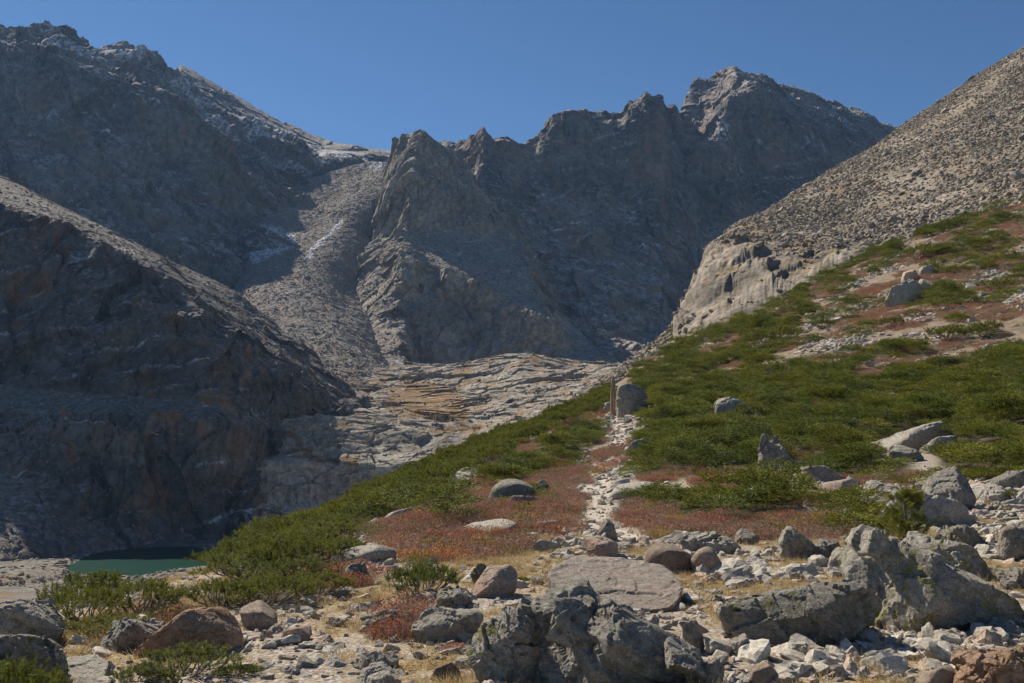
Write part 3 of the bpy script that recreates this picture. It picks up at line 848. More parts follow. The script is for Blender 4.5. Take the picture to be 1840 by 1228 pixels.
# sampling of ground points: even by area, thinned by distance
_tri_c = GV[_f].mean(1)
_e1 = GV[_f[:, 1]] - GV[_f[:, 0]]
_e2 = GV[_f[:, 3]] - GV[_f[:, 0]]
_area = np.linalg.norm(np.cross(_e1, _e2), axis=1)
_fq = pix(_tri_c)
_inview = (_fq[:, 0] > -160) & (_fq[:, 0] < 2000) & (_fq[:, 1] < 1400) & (_fq[:, 1] > -100)
def scatter(weight, seed):
    """points per face = weight (per square metre) x area; returns points on the ground"""
    g = np.random.default_rng(seed)
    lam = np.where(_inview, weight * _area, 0)
    n = g.poisson(lam)
    idx = np.repeat(np.arange(len(_f)), n)
    u, v = g.random(len(idx)), g.random(len(idx))
    return GV[_f[idx, 0]] + u[:, None] * _e1[idx] + v[:, None] * _e2[idx], idx

def gn_scatter(name, P, rot, scl, idx, protos, **props):
    """one object that carries many copies of a few shapes"""
    pc = bpy.data.collections.new(name + "_shapes")
    for i, p in enumerate(protos):
        o = bpy.data.objects.new("%s_shape.%03d" % (name, i), p)
        pc.objects.link(o)
    me = bpy.data.meshes.new(name)
    me.vertices.add(len(P))
    me.vertices.foreach_set("co", np.asarray(P, np.float32).ravel())
    a = me.attributes.new("rot", 'FLOAT_VECTOR', 'POINT')
    a.data.foreach_set("vector", np.asarray(rot, np.float32).ravel())
    a = me.attributes.new("scl", 'FLOAT_VECTOR', 'POINT')
    a.data.foreach_set("vector", np.asarray(scl, np.float32).ravel())
    a = me.attributes.new("pick", 'INT', 'POINT')
    a.data.foreach_set("value", np.asarray(idx, np.int32))
    o = link(name, me, **props)
    g = bpy.data.node_groups.new(name + "_nodes", 'GeometryNodeTree')
    g.interface.new_socket("Geometry", in_out='INPUT', socket_type='NodeSocketGeometry')
    g.interface.new_socket("Geometry", in_out='OUTPUT', socket_type='NodeSocketGeometry')
    gi, go = g.nodes.new("NodeGroupInput"), g.nodes.new("NodeGroupOutput")
    ip = g.nodes.new("GeometryNodeInstanceOnPoints")
    ci = g.nodes.new("GeometryNodeCollectionInfo")
    ci.inputs["Collection"].default_value = pc
    ci.inputs["Separate Children"].default_value = True
    ci.inputs["Reset Children"].default_value = True
    def na(nm, typ):
        x = g.nodes.new("GeometryNodeInputNamedAttribute")
        x.data_type = typ
        x.inputs["Name"].default_value = nm
        return next(s for s in x.outputs if s.enabled and s.name == "Attribute")
    L = g.links.new
    L(gi.outputs[0], ip.inputs["Points"])
    L(ci.outputs[0], ip.inputs["Instance"])
    ip.inputs["Pick Instance"].default_value = True
    L(na("pick", 'INT'), ip.inputs["Instance Index"])
    L(na("rot", 'FLOAT_VECTOR'), ip.inputs["Rotation"])
    L(na("scl", 'FLOAT_VECTOR'), ip.inputs["Scale"])
    L(ip.outputs[0], go.inputs[0])
    md = o.modifiers.new("scatter", 'NODES')
    md.node_group = g
    return o
# ------------------------------------------------------------------ rock materials and shapes
def rock_material(name, c1, c2, lichen=None, dark=0.4, grain=60.0, pink=None, layer=0.0, bs=1.0):
    k = NT(name, 0.92, 0.2)
    oi = k.n("ShaderNodeObjectInfo")
    off = k.n("ShaderNodeVectorMath", operation='ADD')
    k.put(off.inputs[0], k.co)
    sc = k.math('MULTIPLY', oi.outputs["Random"], 37.0)
    cmb = k.n("ShaderNodeCombineXYZ")
    for i in range(3):
        k.put(cmb.inputs[i], sc)
    k.put(off.inputs[1], cmb.outputs[0])
    co = off.outputs[0]
    c = k.mix(k.ramp(k.noise(3.0, 8, 0.7, co), 0.3, 0.7), c1, c2)
    if pink:
        c = k.mix(k.ramp(k.noise(1.2, 4, 0.5, co), 0.42, 0.6), c, pink)
    # speckled minerals
    sp = k.noise(grain, 3, 0.8, co)
    c = k.mix(k.ramp(sp, 0.56, 0.64, 0, 0.55), c, tuple(min(1, q * 1.5) for q in c2))
    c = k.mix(k.ramp(sp, 0.44, 0.36, 0, 0.6), c, tuple(q * 0.4 for q in c1))
    mid = k.noise(grain * 0.3, 6, 0.8, co)
    c = k.mix(k.ramp(mid, 0.52, 0.62, 0, 0.45), c, tuple(min(1, q * 1.35) for q in c2))
    c = k.mix(k.ramp(mid, 0.48, 0.38, 0, 0.55), c, tuple(q * 0.45 for q in c1))
    # dark crust lichen
    lm = k.math('MULTIPLY', k.ramp(k.noise(7.0, 8, 0.75, co, 0.4), 0.5, 0.62), k.ramp(k.noise(1.4, 3, 0.5, co), 0.35, 0.6))
    c = k.mix(k.math('MULTIPLY', lm, dark), c, tuple(0.25 * q for q in c1))
    # pale grey-green rosettes
    g = k.math('MULTIPLY', k.ramp(k.voro(5.5, "Distance", co=co), 0.30, 0.24), k.ramp(k.noise(1.9, 3, 0.5, co), 0.48, 0.58))
    c = k.mix(k.math('MULTIPLY', g, 0.45), c, (0.30, 0.32, 0.24))
    if lichen:
        y = k.math('MULTIPLY', k.ramp(k.noise(13.0, 6, 0.7, co, 0.3), 0.52, 0.56), k.ramp(k.noise(1.7, 2, 0.5, co), 0.50, 0.60))
        c = k.mix(k.math('MULTIPLY', y, lichen), c, (0.23, 0.23, 0.035))
    tint = k.ramp(oi.outputs["Random"], 0, 1, 0.82, 1.16)
    vc = k.n("ShaderNodeCombineColor")
    for i in range(3):
        k.put(vc.inputs[i], tint)
    c = k.mix(1.0, c, vc.outputs[0], 'MULTIPLY')
    k.color(c)
    b = k.bump(k.noise(8 if bs == 1 else 3.0, 12, 0.75, co), 0.075 * bs, 1.0)
    if layer:
        b = k.bump(k.noise(5, 6, 0.6, k.mapping((1, 1, 7), (0.5, 0.4, 0), co)), 0.05 * bs, layer, b)
    b = k.bump(k.noise(55 if bs == 1 else 14, 5, 0.75, co), 0.012 * bs, 0.9, b)
    k.normal(b)
    return k.m
for sfx, bs, gr in (("", 1.0, 60.0), ("_stone", 0.22, 14.0), ("_pebble", 0.05, 8.0)):
    M['schist' + sfx] = rock_material("dark_schist" + sfx, (0.28, 0.255, 0.212), (0.47, 0.435, 0.37), lichen=0.7, dark=0.38, layer=0.7, grain=gr, bs=bs)
    M['grey' + sfx] = rock_material("grey_granite" + sfx, (0.28, 0.255, 0.215), (0.41, 0.375, 0.315), dark=0.5, layer=0.25, grain=gr, bs=bs)
    M['pale' + sfx] = rock_material("pale_granite" + sfx, (0.37, 0.335, 0.28), (0.50, 0.46, 0.39), dark=0.3, grain=gr, bs=bs)
    M['pink' + sfx] = rock_material("pink_granite" + sfx, (0.38, 0.305, 0.245), (0.49, 0.40, 0.325), dark=0.35, pink=(0.44, 0.31, 0.235), grain=gr, bs=bs)
    M['brown' + sfx] = rock_material("brown_granite" + sfx, (0.30, 0.235, 0.18), (0.42, 0.335, 0.26), dark=0.45, grain=gr, bs=bs)
M['slab'] = rock_material("slab_granite", (0.40, 0.345, 0.29), (0.50, 0.44, 0.37), dark=0.25, pink=(0.46, 0.37, 0.31))
M['orange'] = rock_material("orange_granite", (0.42, 0.27, 0.18), (0.50, 0.35, 0.25), lichen=0.35, dark=0.35, pink=(0.45, 0.25, 0.14))

_ico = {}
def ico(sub):
    if sub not in _ico:
        bm = bmesh.new()
        bmesh.ops.create_icosphere(bm, subdivisions=sub, radius=1.0)
        V = np.array([v.co[:] for v in bm.verts])
        bm.faces.ensure_lookup_table()
        Fc = np.array([[v.index for v in f.verts] for f in bm.faces])
        bm.free()
        V /= np.linalg.norm(V, axis=1, keepdims=True)
        _ico[sub] = (V, Fc)
    return _ico[sub]

def from_planes(Nn, D, sub, p):
    p = p * 1.9 if p > 9 else p
    """a solid bounded by planes, its edges worn round (larger p: sharper)"""
    V, Fc = ico(sub)
    s = np.maximum(V @ Nn.T, 0) / D[None, :]
    r = (s ** p).sum(1) ** (-1.0 / p)
    return V * r[:, None], Fc

def vnormals(V, Fc):
    n = np.cross(V[Fc[:, 1]] - V[Fc[:, 0]], V[Fc[:, 2]] - V[Fc[:, 0]])
    N = np.zeros_like(V)
    for i in range(3):
        np.add.at(N, Fc[:, i], n)
    return N / (np.linalg.norm(N, axis=1, keepdims=True) + 1e-12)

def roughen(V, Fc, size, amp, seed, style):
    N = vnormals(V, Fc)
    if style == 'schist':           # foliated: splinters and steps along tilted layers
        g = np.random.default_rng(seed)
        ax = np.array([0.62, -0.25, 0.75]) + g.normal(0, 0.12, 3)
        ax /= np.linalg.norm(ax)
        W = V + 0.05 * size * np.column_stack([fbm(V, size * 0.3, 3, seed + i) for i in range(3)])
        h = W @ ax
        T = W - h[:, None] * ax
        Q = T + 4.0 * h[:, None] * ax                 # thin along the layers' normal
        D = amp * 0.8 * fbm(V, size * 0.7, 2, seed + 5)
        D += amp * 1.5 * facet(T + 1.6 * h[:, None] * ax, size * 0.42, seed + 1)
        D += amp * 0.6 * facet(T + 2.2 * h[:, None] * ax, size * 0.17, seed + 2)
        D += amp * 0.13 * facet(T + 2.6 * h[:, None] * ax, size * 0.06, seed + 3)
        D += amp * 0.40 * fbm(Q, size * 0.6, 5, seed + 7, 0.55)
    elif style == 'round':
        D = amp * 0.9 * fbm(V, size * 0.5, 4, seed, 0.5) + amp * 0.18 * fbm(V, size * 0.07, 3, seed + 11, 0.7)
    else:
        W = V + 0.06 * size * np.column_stack([fbm(V, size * 0.3, 3, seed + i) for i in range(3)])
        D = amp * 0.5 * fbm(V, size * 0.5, 4, seed, 0.6) + amp * 0.9 * facet(W, size * 0.5, seed + 1) + amp * 0.4 * facet(W, size * 0.17, seed + 2) + amp * 0.22 * fbm(V, size * 0.06, 3, seed + 11, 0.7)
        D -= amp * 0.5 * sstep(0.05, 0.0, np.abs(fbm(V, size * 0.6, 3, seed + 19)))
    D = D - 0.5 * np.std(D) - np.mean(D)
    return V + N * D[:, None]

def hull2(pts):
    pts = sorted(set(map(tuple, pts)))
    def half(ps):
        o = []
        for p in ps:
            while len(o) > 1 and (o[-1][0] - o[-2][0]) * (p[1] - o[-2][1]) - (o[-1][1] - o[-2][1]) * (p[0] - o[-2][0]) <= 0:
                o.pop()
            o.append(p)
        return o
    a, b = half(pts), half(pts[::-1])
    return np.array(a[:-1] + b[:-1])

def solid_from_outline(loc2, depth, seed, p, sub, lean, front, tops):
    """loc2: outline in metres (x, z); depth: half thickness along y.  The front and the back each get facets of their own."""
    g = np.random.default_rng(seed)
    H = hull2(loc2)
    cen = (H.min(0) + H.max(0)) / 2
    H = H - cen
    Nn, D = [], []
    n = len(H)
    for i in range(n):
        a, b = H[i], H[(i + 1) % n]
        e = b - a
        L = np.linalg.norm(e)
        if L < 1e-6:
            continue
        nx, nz = e[1] / L, -e[0] / L
        ty = g.normal(0, 0.30) + lean * nz
        v = np.array([nx, ty, nz])
        s = np.linalg.norm(v)
        Nn.append(v / s)
        D.append(max((nx * a[0] + nz * a[1]) / s, 0.02))
    w, h = np.ptp(H[:, 0]) / 2, np.ptp(H[:, 1]) / 2
    for (ax, ay, az) in front:
        v = np.array([ax, ay, az], float)
        v /= np.linalg.norm(v)
        Nn.append(v)
        D.append(depth * (0.85 + 0.2 * g.random()) * (abs(v[1]) + 0.55 * min(w, h) / depth * (1 - abs(v[1]))))
    for _ in range(5):
        v = np.array([g.normal(0, 0.7), abs(g.normal(0.9, 0.3)), g.normal(0.2, 0.5)])
        v /= np.linalg.norm(v)
        Nn.append(v)
        D.append(depth * 1.05)
    V, Fc = from_planes(np.array(Nn), np.array(D), sub, p)
    return V + np.array([cen[0], 0, cen[1]]), Fc

HEROES = []        # (object, short name for other labels, pixel, metre point)
def boulder(name, label, mat, outline, depth=0.6, style='block', p=14, amp=0.06, sub=5, lean=0.0, base=None,
            front=None, short=None, extra=(), seed=None, part_label=None, tilt=None, dist=None):
    """an outline read off the photograph, set on the ground at its own distance with its own thickness"""
    seed = seed if seed is not None else len(HEROES) * 13 + 5
    O = np.array(outline, float)
    by = O[:, 1].max() if base is None else base
    bx_ = O[O[:, 1] > O[:, 1].max() - 0.2 * np.ptp(O[:, 1]) - 1][:, 0].mean()
    P0 = hit(bx_, by) if dist is None else U(bx_, by, dist)
    if P0 is None:
        return None
    d = P0[1]
    s = d / F * 1.004
    L = np.stack([O[:, 0] * s, -O[:, 1] * s], 1)
    size = max(np.ptp(L[:, 0]), np.ptp(L[:, 1]))
    dep = depth * min(np.ptp(L[:, 0]), 1.6 * np.ptp(L[:, 1]) + 0.3 * np.ptp(L[:, 0])) / 2
    def loc(o):
        return np.array([(U(x, y, d + dep * 0.6) - P0)[[0, 2]] for x, y in o])
    L = loc(O)
    # let the foot go into the ground
    L = np.vstack([L, [[L[:, 0].min() * 0.8 + L[:, 0].max() * 0.2, -0.10 * size], [L[:, 0].min() * 0.2 + L[:, 0].max() * 0.8, -0.10 * size]]])
    front = front or [(-0.25, -1, 0.35), (0.5, -1, 0.1), (0.1, -1, -0.2), (-0.7, -1, 0.0)]
    V, Fc = solid_from_outline(L, dep, seed, p, sub, lean, front, None)
    V = V + np.array([0, dep * 0.6, 0])
    V = roughen(V, Fc, size, amp * size * 0.5, seed, style)
    Vs, Fs, o_ = [V], [Fc], len(V)
    for q, (e, edep, ey) in enumerate(extra):
        Le = loc(e)
        V2, F2 = solid_from_outline(Le, edep * size, seed + q + 1, p, max(sub - 1, 3), 0, [(-0.3, -1, 0.3), (0.4, -1, 0)], None)
        V2 = V2 + np.array([0, dep * 0.6 + ey * size, 0])
        V2 = roughen(V2, F2, np.ptp(Le), amp * np.ptp(Le) * 0.4, seed + 3 + q, style)
        Vs.append(V2)
        Fs.append(F2 + o_)
        o_ += len(V2)
    V = np.vstack(Vs)
    me = mesh_np(name, V, np.vstack(Fs), M[mat], smooth=(style == 'round'))
    o = link(name, me, label=label, category="rock" if 'slab' not in name else "slab")
    o.location = P0
    HEROES.append((o, short, np.array([O[:, 0].mean(), O[:, 1].max()]), P0 + np.array([0, dep * 0.75, 0]), size / 2, O))
    return o

def flat_slab(label, mat, outline, thick, tilt, sub=6, p=30, amp=0.02, short=None, seed=3, style='block'):
    """a slab whose upper face is the outline, lying on a plane tilted towards the viewer's side"""
    O = np.array(outline, float)
    c0 = hit(O[:, 0].mean(), O[:, 1].mean() * 0.4 + O[:, 1].max() * 0.6)
    ang = R(tilt)
    e_u, e_v, e_n = np.array([1.0, 0, 0]), np.array([0, math.cos(ang), math.sin(ang)]), np.array([0, -math.sin(ang), math.cos(ang)])
    c0 = c0 + e_n * thick * 0.25
    eye = np.array([0, 0, EYE])
    L = []
    for x, y in O:
        r = raydir(x, y)
        q = eye + r * (((c0 - eye) @ e_n) / (r @ e_n)) - c0
        L.append((q @ e_u, q @ e_v))
    H = hull2(L)
    cen = (H.min(0) + H.max(0)) / 2
    H = H - cen
    g = np.random.default_rng(seed)
    Nn, D = [np.array([0.0, 0, 1]), np.array([0.02, 0.05, 1.0]) / 1.0015, np.array([0, 0, -1.0])], [thick * 0.5, thick * 0.52, thick]
    for i in range(len(H)):
        a, b = H[i], H[(i + 1) % len(H)]
        e = b - a
        n2 = np.array([e[1], -e[0]]) / np.linalg.norm(e)
        v = np.array([n2[0], n2[1], g.uniform(-0.25, 0.1)])
        s_ = np.linalg.norm(v)
        Nn.append(v / s_)
        D.append((n2 @ a) / s_)
    # spread the sphere's points over the flat shape evenly
    V, Fc = ico(sub)
    sz = np.array([np.ptp(H[:, 0]) / 2, np.ptp(H[:, 1]) / 2, thick * 0.6])
    Vd = V * sz
    ss = np.maximum(Vd @ np.array(Nn).T, 0) / np.array(D)[None]
    V = Vd * ((ss ** p).sum(1) ** (-1.0 / p))[:, None]
    size = np.ptp(H[:, 0])
    V = roughen(V, Fc, size, amp * size, seed, style)
    V = V + np.array([cen[0], cen[1], -thick * 0.4])
    V = V @ np.stack([e_u, e_v, e_n])
    o = link("rock_slab", mesh_np("rock_slab", V, Fc, M[mat]), label=label, category="slab")
    o.location = c0
    HEROES.append((o, short, np.array([O[:, 0].mean(), O[:, 1].max()]), c0, size / 2, O))
    return o

B = boulder
FLAT = [(-0.1, -0.75, 1.0), (0.15, -1, -0.3)]
B("boulder", "rugged dark grey boulder with jagged crest, largest rock at the bottom centre", 'schist',
  [(916, 1108), (945, 1086), (990, 1080), (1010, 1070), (1060, 1088), (1096, 1082), (1150, 1106), (1210, 1132), (1258, 1165), (1272, 1212), (1180, 1238), (1040, 1228), (975, 1195), (930, 1130)],
  0.75, 'schist', 16, 0.075, 6, front=[(-0.55, -0.8, 0.75), (0.55, -1, 0.15), (0.05, -1, -0.35), (-0.9, -0.7, 0.2), (0.2, -0.7, 0.9), (-0.3, -0.4, 1.0), (0.6, -0.4, 0.8)], short="the jagged dark boulder",
extra=[([(990, 1125), (1003, 1072), (1020, 1074), (1060, 1092), (1072, 1135)], 0.13, -0.06), ([(1076, 1130), (1085, 1086), (1100, 1080), (1116, 1092), (1124, 1130)], 0.09, -0.03),
         ([(1180, 1190), (1190, 1145), (1240, 1168), (1255, 1200)], 0.14, -0.22)])
B("leaning_slab", "grey layered slab leaning against the left of the jagged dark boulder", 'schist',
  [(829, 1165), (850, 1140), (900, 1094), (930, 1090), (945, 1125), (985, 1190), (1003, 1226), (940, 1220), (860, 1198)],
  0.5, 'schist', 14, 0.09, 6, front=[(-0.55, -0.8, 0.8), (-0.2, -1, 0.3), (0.6, -1, 0.1)], short="the grey leaning slab")
B("boulder", "wide dark boulder with yellow-green lichen on its shaded front", 'schist',
  [(1282, 1105), (1330, 1072), (1390, 1056), (1470, 1051), (1525, 1047), (1553, 1080), (1556, 1128), (1500, 1148), (1420, 1158), (1330, 1152), (1300, 1130)],
  0.8, 'schist', 14, 0.06, 6, front=[(-0.15, -1, -0.12), (0.35, -1, -0.1), (-0.55, -1, 0.1), (-0.25, -0.7, 1.1)], short="the wide lichen-spotted boulder")
B("boulder", "tallest grey pyramid-shaped boulder with a long slope to its right", 'schist',
  [(1518, 1040), (1532, 1000), (1548, 958), (1568, 950), (1620, 972), (1700, 1012), (1765, 1062), (1812, 1112), (1720, 1124), (1650, 1132), (1590, 1110), (1540, 1068)],
  0.9, 'schist', 16, 0.06, 6, front=[(-0.85, -0.75, 0.35), (0.3, -1, -0.3), (0.0, -1, -0.35), (0.45, -0.75, 0.75), (-0.1, -0.9, 0.35)], short="the tall pyramid boulder",
  extra=[([(1538, 990), (1549, 952), (1562, 947), (1585, 965), (1590, 1000)], 0.08, -0.12)])
B("boulder", "rough grey boulder tucked behind the tall pyramid boulder, below the pine sapling", 'schist',
  [(1635, 1000), (1650, 972), (1680, 963), (1738, 983), (1776, 1028), (1740, 1050), (1660, 1030)], 0.8, 'schist', 14, 0.07, 5, base=1040, short="the rough boulder below the sapling")
B("boulder", "orange-pink boulder cut off by the lower right corner, cracked across", 'orange',
  [(1715, 1236), (1722, 1190), (1768, 1166), (1830, 1166), (1885, 1185), (1905, 1262), (1800, 1275)], 0.9, 'block', 8, 0.16, 6, base=1262, short="the orange corner boulder")
B("boulder", "pale pink boulder at the bottom edge, left of the orange corner boulder", 'pink',
  [(1652, 1238), (1668, 1206), (1700, 1194), (1722, 1205), (1728, 1245)], 0.9, 'round', 8, 0.08, 5, base=1244, short="the pale pink boulder")
flat_slab("broad flat pinkish-grey slab tilted towards the camera behind the jagged dark boulder", 'slab',
  [(985, 1045), (1000, 1016), (1024, 1005), (1110, 1004), (1182, 1018), (1214, 1038), (1226, 1056), (1210, 1094), (1120, 1110), (1010, 1075)], 0.35, 17, 6, 60, 0.014, short="the broad flat slab", seed=31)
B("boulder", "rounded brown boulder behind the right end of the broad flat slab", 'brown',
  [(1150, 1008), (1163, 986), (1195, 976), (1225, 984), (1250, 1004), (1256, 1022), (1200, 1030), (1155, 1020)], 0.9, 'round', 7, 0.10, 5, short="the rounded brown boulder")
B("boulder", "smaller dark brown boulder right of the rounded brown boulder", 'brown',
  [(1238, 1010), (1250, 990), (1275, 984), (1300, 1010), (1303, 1026), (1250, 1032)], 0.9, 'round', 7, 0.10, 5, short="the small brown boulder")
B("boulder", "long low dark rock lying behind the brown boulders", 'schist',
  [(1210, 978), (1222, 964), (1300, 964), (1335, 974), (1338, 989), (1280, 993), (1215, 988)], 0.9, 'schist', 10, 0.08, 5, short="the long low dark rock")
B("boulder", "pinkish square-cut block standing at the near end of the trail", 'pink',
  [(1058, 1000), (1062, 974), (1090, 967), (1110, 975), (1108, 996), (1080, 1004)], 0.9, 'block', 14, 0.06, 5, short="the pink square block")
B("standing_stone", "pointed grey-white stone upright beside the trail's near end", 'grey',
  [(1070, 968), (1078, 948), (1090, 934), (1104, 944), (1110, 968), (1090, 972)], 0.9, 'block', 14, 0.07, 5, short="the pointed upright stone")
B("boulder", "pink wedge-shaped boulder right of the bushy pine", 'pink',
  [(845, 1060), (858, 1042), (882, 1022), (905, 1020), (928, 1044), (926, 1062), (870, 1072)], 1.0, 'block', 12, 0.05, 5, front=[(-0.1, -0.7, 0.9), (0.1, -1, -0.2), (0.6, -1, 0)], short="the pink wedge boulder")
B("standing_stone", "small dark upright stone touching the left of the pink wedge boulder", 'schist',
  [(846, 1048), (848, 1010), (858, 1003), (882, 1022), (864, 1050)], 0.7, 'schist', 12, 0.08, 5, base=1052, short="the dark upright stone")
B("boulder", "white-topped rounded boulder with a dark cracked underside, left of the leaning slab", 'pale',
  [(736, 1128), (752, 1100), (800, 1090), (850, 1092), (874, 1100), (856, 1130), (832, 1152), (770, 1148)], 0.9, 'block', 8, 0.10, 5, front=[(-0.2, -1, -0.35), (0.4, -1, -0.2), (-0.1, -0.6, 1.0)], short="the white-topped boulder")
B("boulder", "large smooth orange-brown boulder shaped like a whale back", 'orange',
  [(252, 1170), (300, 1128), (345, 1095), (385, 1087), (410, 1103), (436, 1140), (441, 1164), (330, 1176)], 0.7, 'block', 9, 0.06, 6, front=[(0.25, -1, -0.15), (-0.1, -1, -0.1)], short="the whale-back boulder")
B("rock_slab", "broad light grey rock bulging from the red heath by the thicket", 'pale',
  [(588, 1004), (625, 985), (652, 977), (700, 980), (718, 990), (716, 1006), (660, 1014), (615, 1012)], 1.2, 'round', 8, 0.08, 5, short="the light grey bulging rock")
B("boulder", "dark rock half hidden under the light grey bulging rock", 'schist',
  [(618, 1040), (625, 1012), (650, 1006), (664, 1025), (664, 1044), (640, 1050)], 0.8, 'schist', 9, 0.10, 5, short="the half-hidden dark rock")
B("rock_outcrop", "dark craggy outcrop block at the left edge, upper of the two", 'schist',
  [(-50, 1130), (-30, 1090), (20, 1078), (60, 1076), (84, 1098), (108, 1108), (120, 1128), (100, 1150), (0, 1150)], 0.9, 'schist', 14, 0.07, 6, base=1170, short="the left crag")
B("rock_outcrop", "dark craggy outcrop block at the left edge, lower of the two", 'schist',
  [(-60, 1245), (-60, 1150), (0, 1136), (60, 1136), (96, 1156), (116, 1190), (104, 1228), (60, 1250)], 0.8, 'schist', 14, 0.07, 6, base=1246, short="the lower left crag")
B("boulder", "grey boulder with a twin-humped top, left of the whale-back boulder", 'grey',
  [(176, 1160), (200, 1128), (216, 1114), (238, 1118), (268, 1116), (294, 1134), (280, 1158), (220, 1166)], 0.9, 'schist', 11, 0.08, 5, short="the twin-humped boulder")
flat_slab("pale flat slab on the ground below the twin-humped boulder", 'pale', [(100, 1228), (116, 1184), (172, 1178), (195, 1192), (180, 1232)], 0.15, 8, 5, 30, 0.02, short="the pale corner slab", seed=32)
B("boulder", "dark round-backed boulder in the middle of the red heath", 'schist',
  [(873, 908), (880, 876), (905, 862), (940, 864), (966, 880), (950, 898), (900, 910)], 0.9, 'round', 7, 0.09, 5, short="the dark heath boulder")
B("rock_slab", "flat grey slab leaning on the front of the dark heath boulder", 'grey',
  [(903, 915), (922, 892), (968, 893), (940, 908)], 0.9, 'block', 12, 0.05, 4, short="the grey heath slab")
B("boulder", "little square block right of the dark heath boulder", 'grey',
  [(962, 884), (964, 868), (976, 862), (986, 872), (986, 882)], 0.9, 'block', 13, 0.05, 4)
flat_slab("smooth pale slab lying between the thicket and the red heath", 'pale', [(798, 866), (835, 840), (872, 842), (864, 858), (824, 872)], 0.6, 14, 5, 30, 0.02, short="the smooth pale slab", seed=33)
B("standing_stone", "two-pronged grey standing stone rising from the green juniper", 'schist',
  [(1361, 850), (1362, 805), (1375, 792), (1398, 796), (1420, 820), (1438, 842), (1400, 853), (1372, 856)], 0.8, 'block', 13, 0.08, 5, short="the two-pronged standing stone",
  extra=[([(1363, 812), (1367, 786), (1372, 776), (1379, 782), (1386, 812)], 0.08, -0.03), ([(1386, 808), (1389, 784), (1394, 777), (1400, 790), (1406, 812)], 0.07, 0.05)])
B("boulder", "domed grey boulder alone in the wide green juniper slope", 'grey',
  [(1278, 748), (1284, 722), (1308, 712), (1336, 720), (1354, 738), (1346, 753), (1300, 755)], 0.9, 'block', 8, 0.08, 5, short="the domed boulder")
B("rock_slab", "long pale tilted slab in juniper, right part of the slope", 'pale',
  [(1572, 800), (1620, 776), (1684, 759), (1700, 774), (1692, 798), (1640, 810)], 0.9, 'block', 13, 0.05, 5, front=[(-0.25, -0.75, 0.9), (0.25, -1, -0.2)], short="the long tilted slab")
B("rock_slab", "low grey slab directly below the long pale tilted slab", 'grey',
  [(1590, 822), (1605, 806), (1645, 806), (1660, 824), (1620, 830)], 1.0, 'block', 11, 0.06, 4)
B("boulder", "pale angular block touching the right end of the long tilted slab", 'pale',
  [(1662, 815), (1668, 795), (1700, 784), (1724, 782), (1718, 802), (1690, 816)], 0.9, 'block', 13, 0.05, 4, short="the pale angular block")
B("boulder", "dark undercut boulder just right of the two-pronged standing stone", 'schist',
  [(1430, 866), (1442, 840), (1490, 840), (1518, 858), (1508, 872), (1450, 874)], 0.9, 'block', 10, 0.07, 5, short="the dark undercut boulder")
B("boulder", "big grey boulder high on the right slope among junipers", 'grey',
  [(1588, 550), (1602, 518), (1636, 507), (1662, 524), (1656, 544), (1612, 556)], 0.9, 'block', 10, 0.09, 5, short="the high grey boulder")
B("boulder", "pinkish block perched just above the high grey boulder", 'pink',
  [(1620, 508), (1624, 490), (1642, 485), (1652, 498), (1648, 510)], 0.9, 'block', 12, 0.06, 4)
B("boulder", "dark rock touching the right side of the high grey boulder", 'schist',
  [(1642, 522), (1656, 502), (1684, 512), (1680, 526)], 0.9, 'block', 9, 0.08, 4)
B("boulder", "small grey rock above the right of the perched pinkish block", 'grey',
  [(1652, 492), (1656, 480), (1672, 476), (1684, 490), (1670, 496)], 0.9, 'block', 10, 0.06, 4)
B("rock_outcrop", "tall cracked grey outcrop beside the dead trunk at the trail's far end", 'grey',
  [(1106, 752), (1107, 700), (1124, 690), (1150, 694), (1166, 714), (1150, 734), (1124, 754)], 0.9, 'schist', 14, 0.05, 5, short="the trailside outcrop")
B("boulder", "sloping grey boulder right of the trail above the juniper mat", 'grey',
  [(1122, 818), (1140, 796), (1166, 788), (1164, 806), (1138, 820)], 0.9, 'block', 12, 0.06, 4, short="the sloping trailside boulder")
B("rock_slab", "low pale slab right of the trail, behind the sloping grey boulder", 'pale',
  [(1126, 782), (1140, 771), (1170, 770), (1160, 784)], 1.2, 'block', 10, 0.06, 4)
B("rock_slab", "rounded flat rock at the right rim of the trail beside juniper", 'pale',
  [(1090, 897), (1106, 876), (1150, 869), (1180, 871), (1172, 886), (1112, 900)], 1.1, 'round', 9, 0.07, 5, short="the rounded rim rock")
B("rock_slab", "small pale slab right of the rounded rim rock", 'pale',
  [(1164, 890), (1178, 880), (1212, 884), (1206, 892)], 1.1, 'round', 9, 0.07, 4)
for pts, lab in (
    ([(678, 940), (700, 922), (744, 910), (738, 924), (700, 942)], "long pale rib of rock at the thicket's lower edge"),
    ([(640, 953), (655, 942), (686, 938), (676, 950)], "short pale rock just left of the long pale rib"),
    ([(818, 962), (832, 948), (900, 944), (938, 936), (932, 950), (852, 966)], "longest pale rib of rock crossing the red heath"),
    ([(940, 955), (964, 937), (996, 934), (1004, 946), (958, 957)], "humped pale rock at the right end of the longest heath rib"),
    ([(874, 934), (890, 926), (922, 925), (914, 935)], "thin pale rock below the dark heath boulder"),
    ([(712, 978), (738, 963), (760, 962), (738, 977)], "small pale rock right above the light grey bulging rock"),
    ([(955, 985), (975, 972), (1005, 978), (998, 990)], "low pale rock on the heath's lower right rim"),
    ([(826, 938), (836, 933), (858, 932), (852, 939)], "smallest pale rib above the longest heath rib")):
    B("rock_slab", lab, 'pale', pts, 1.3, 'round', 8, 0.07, 4)
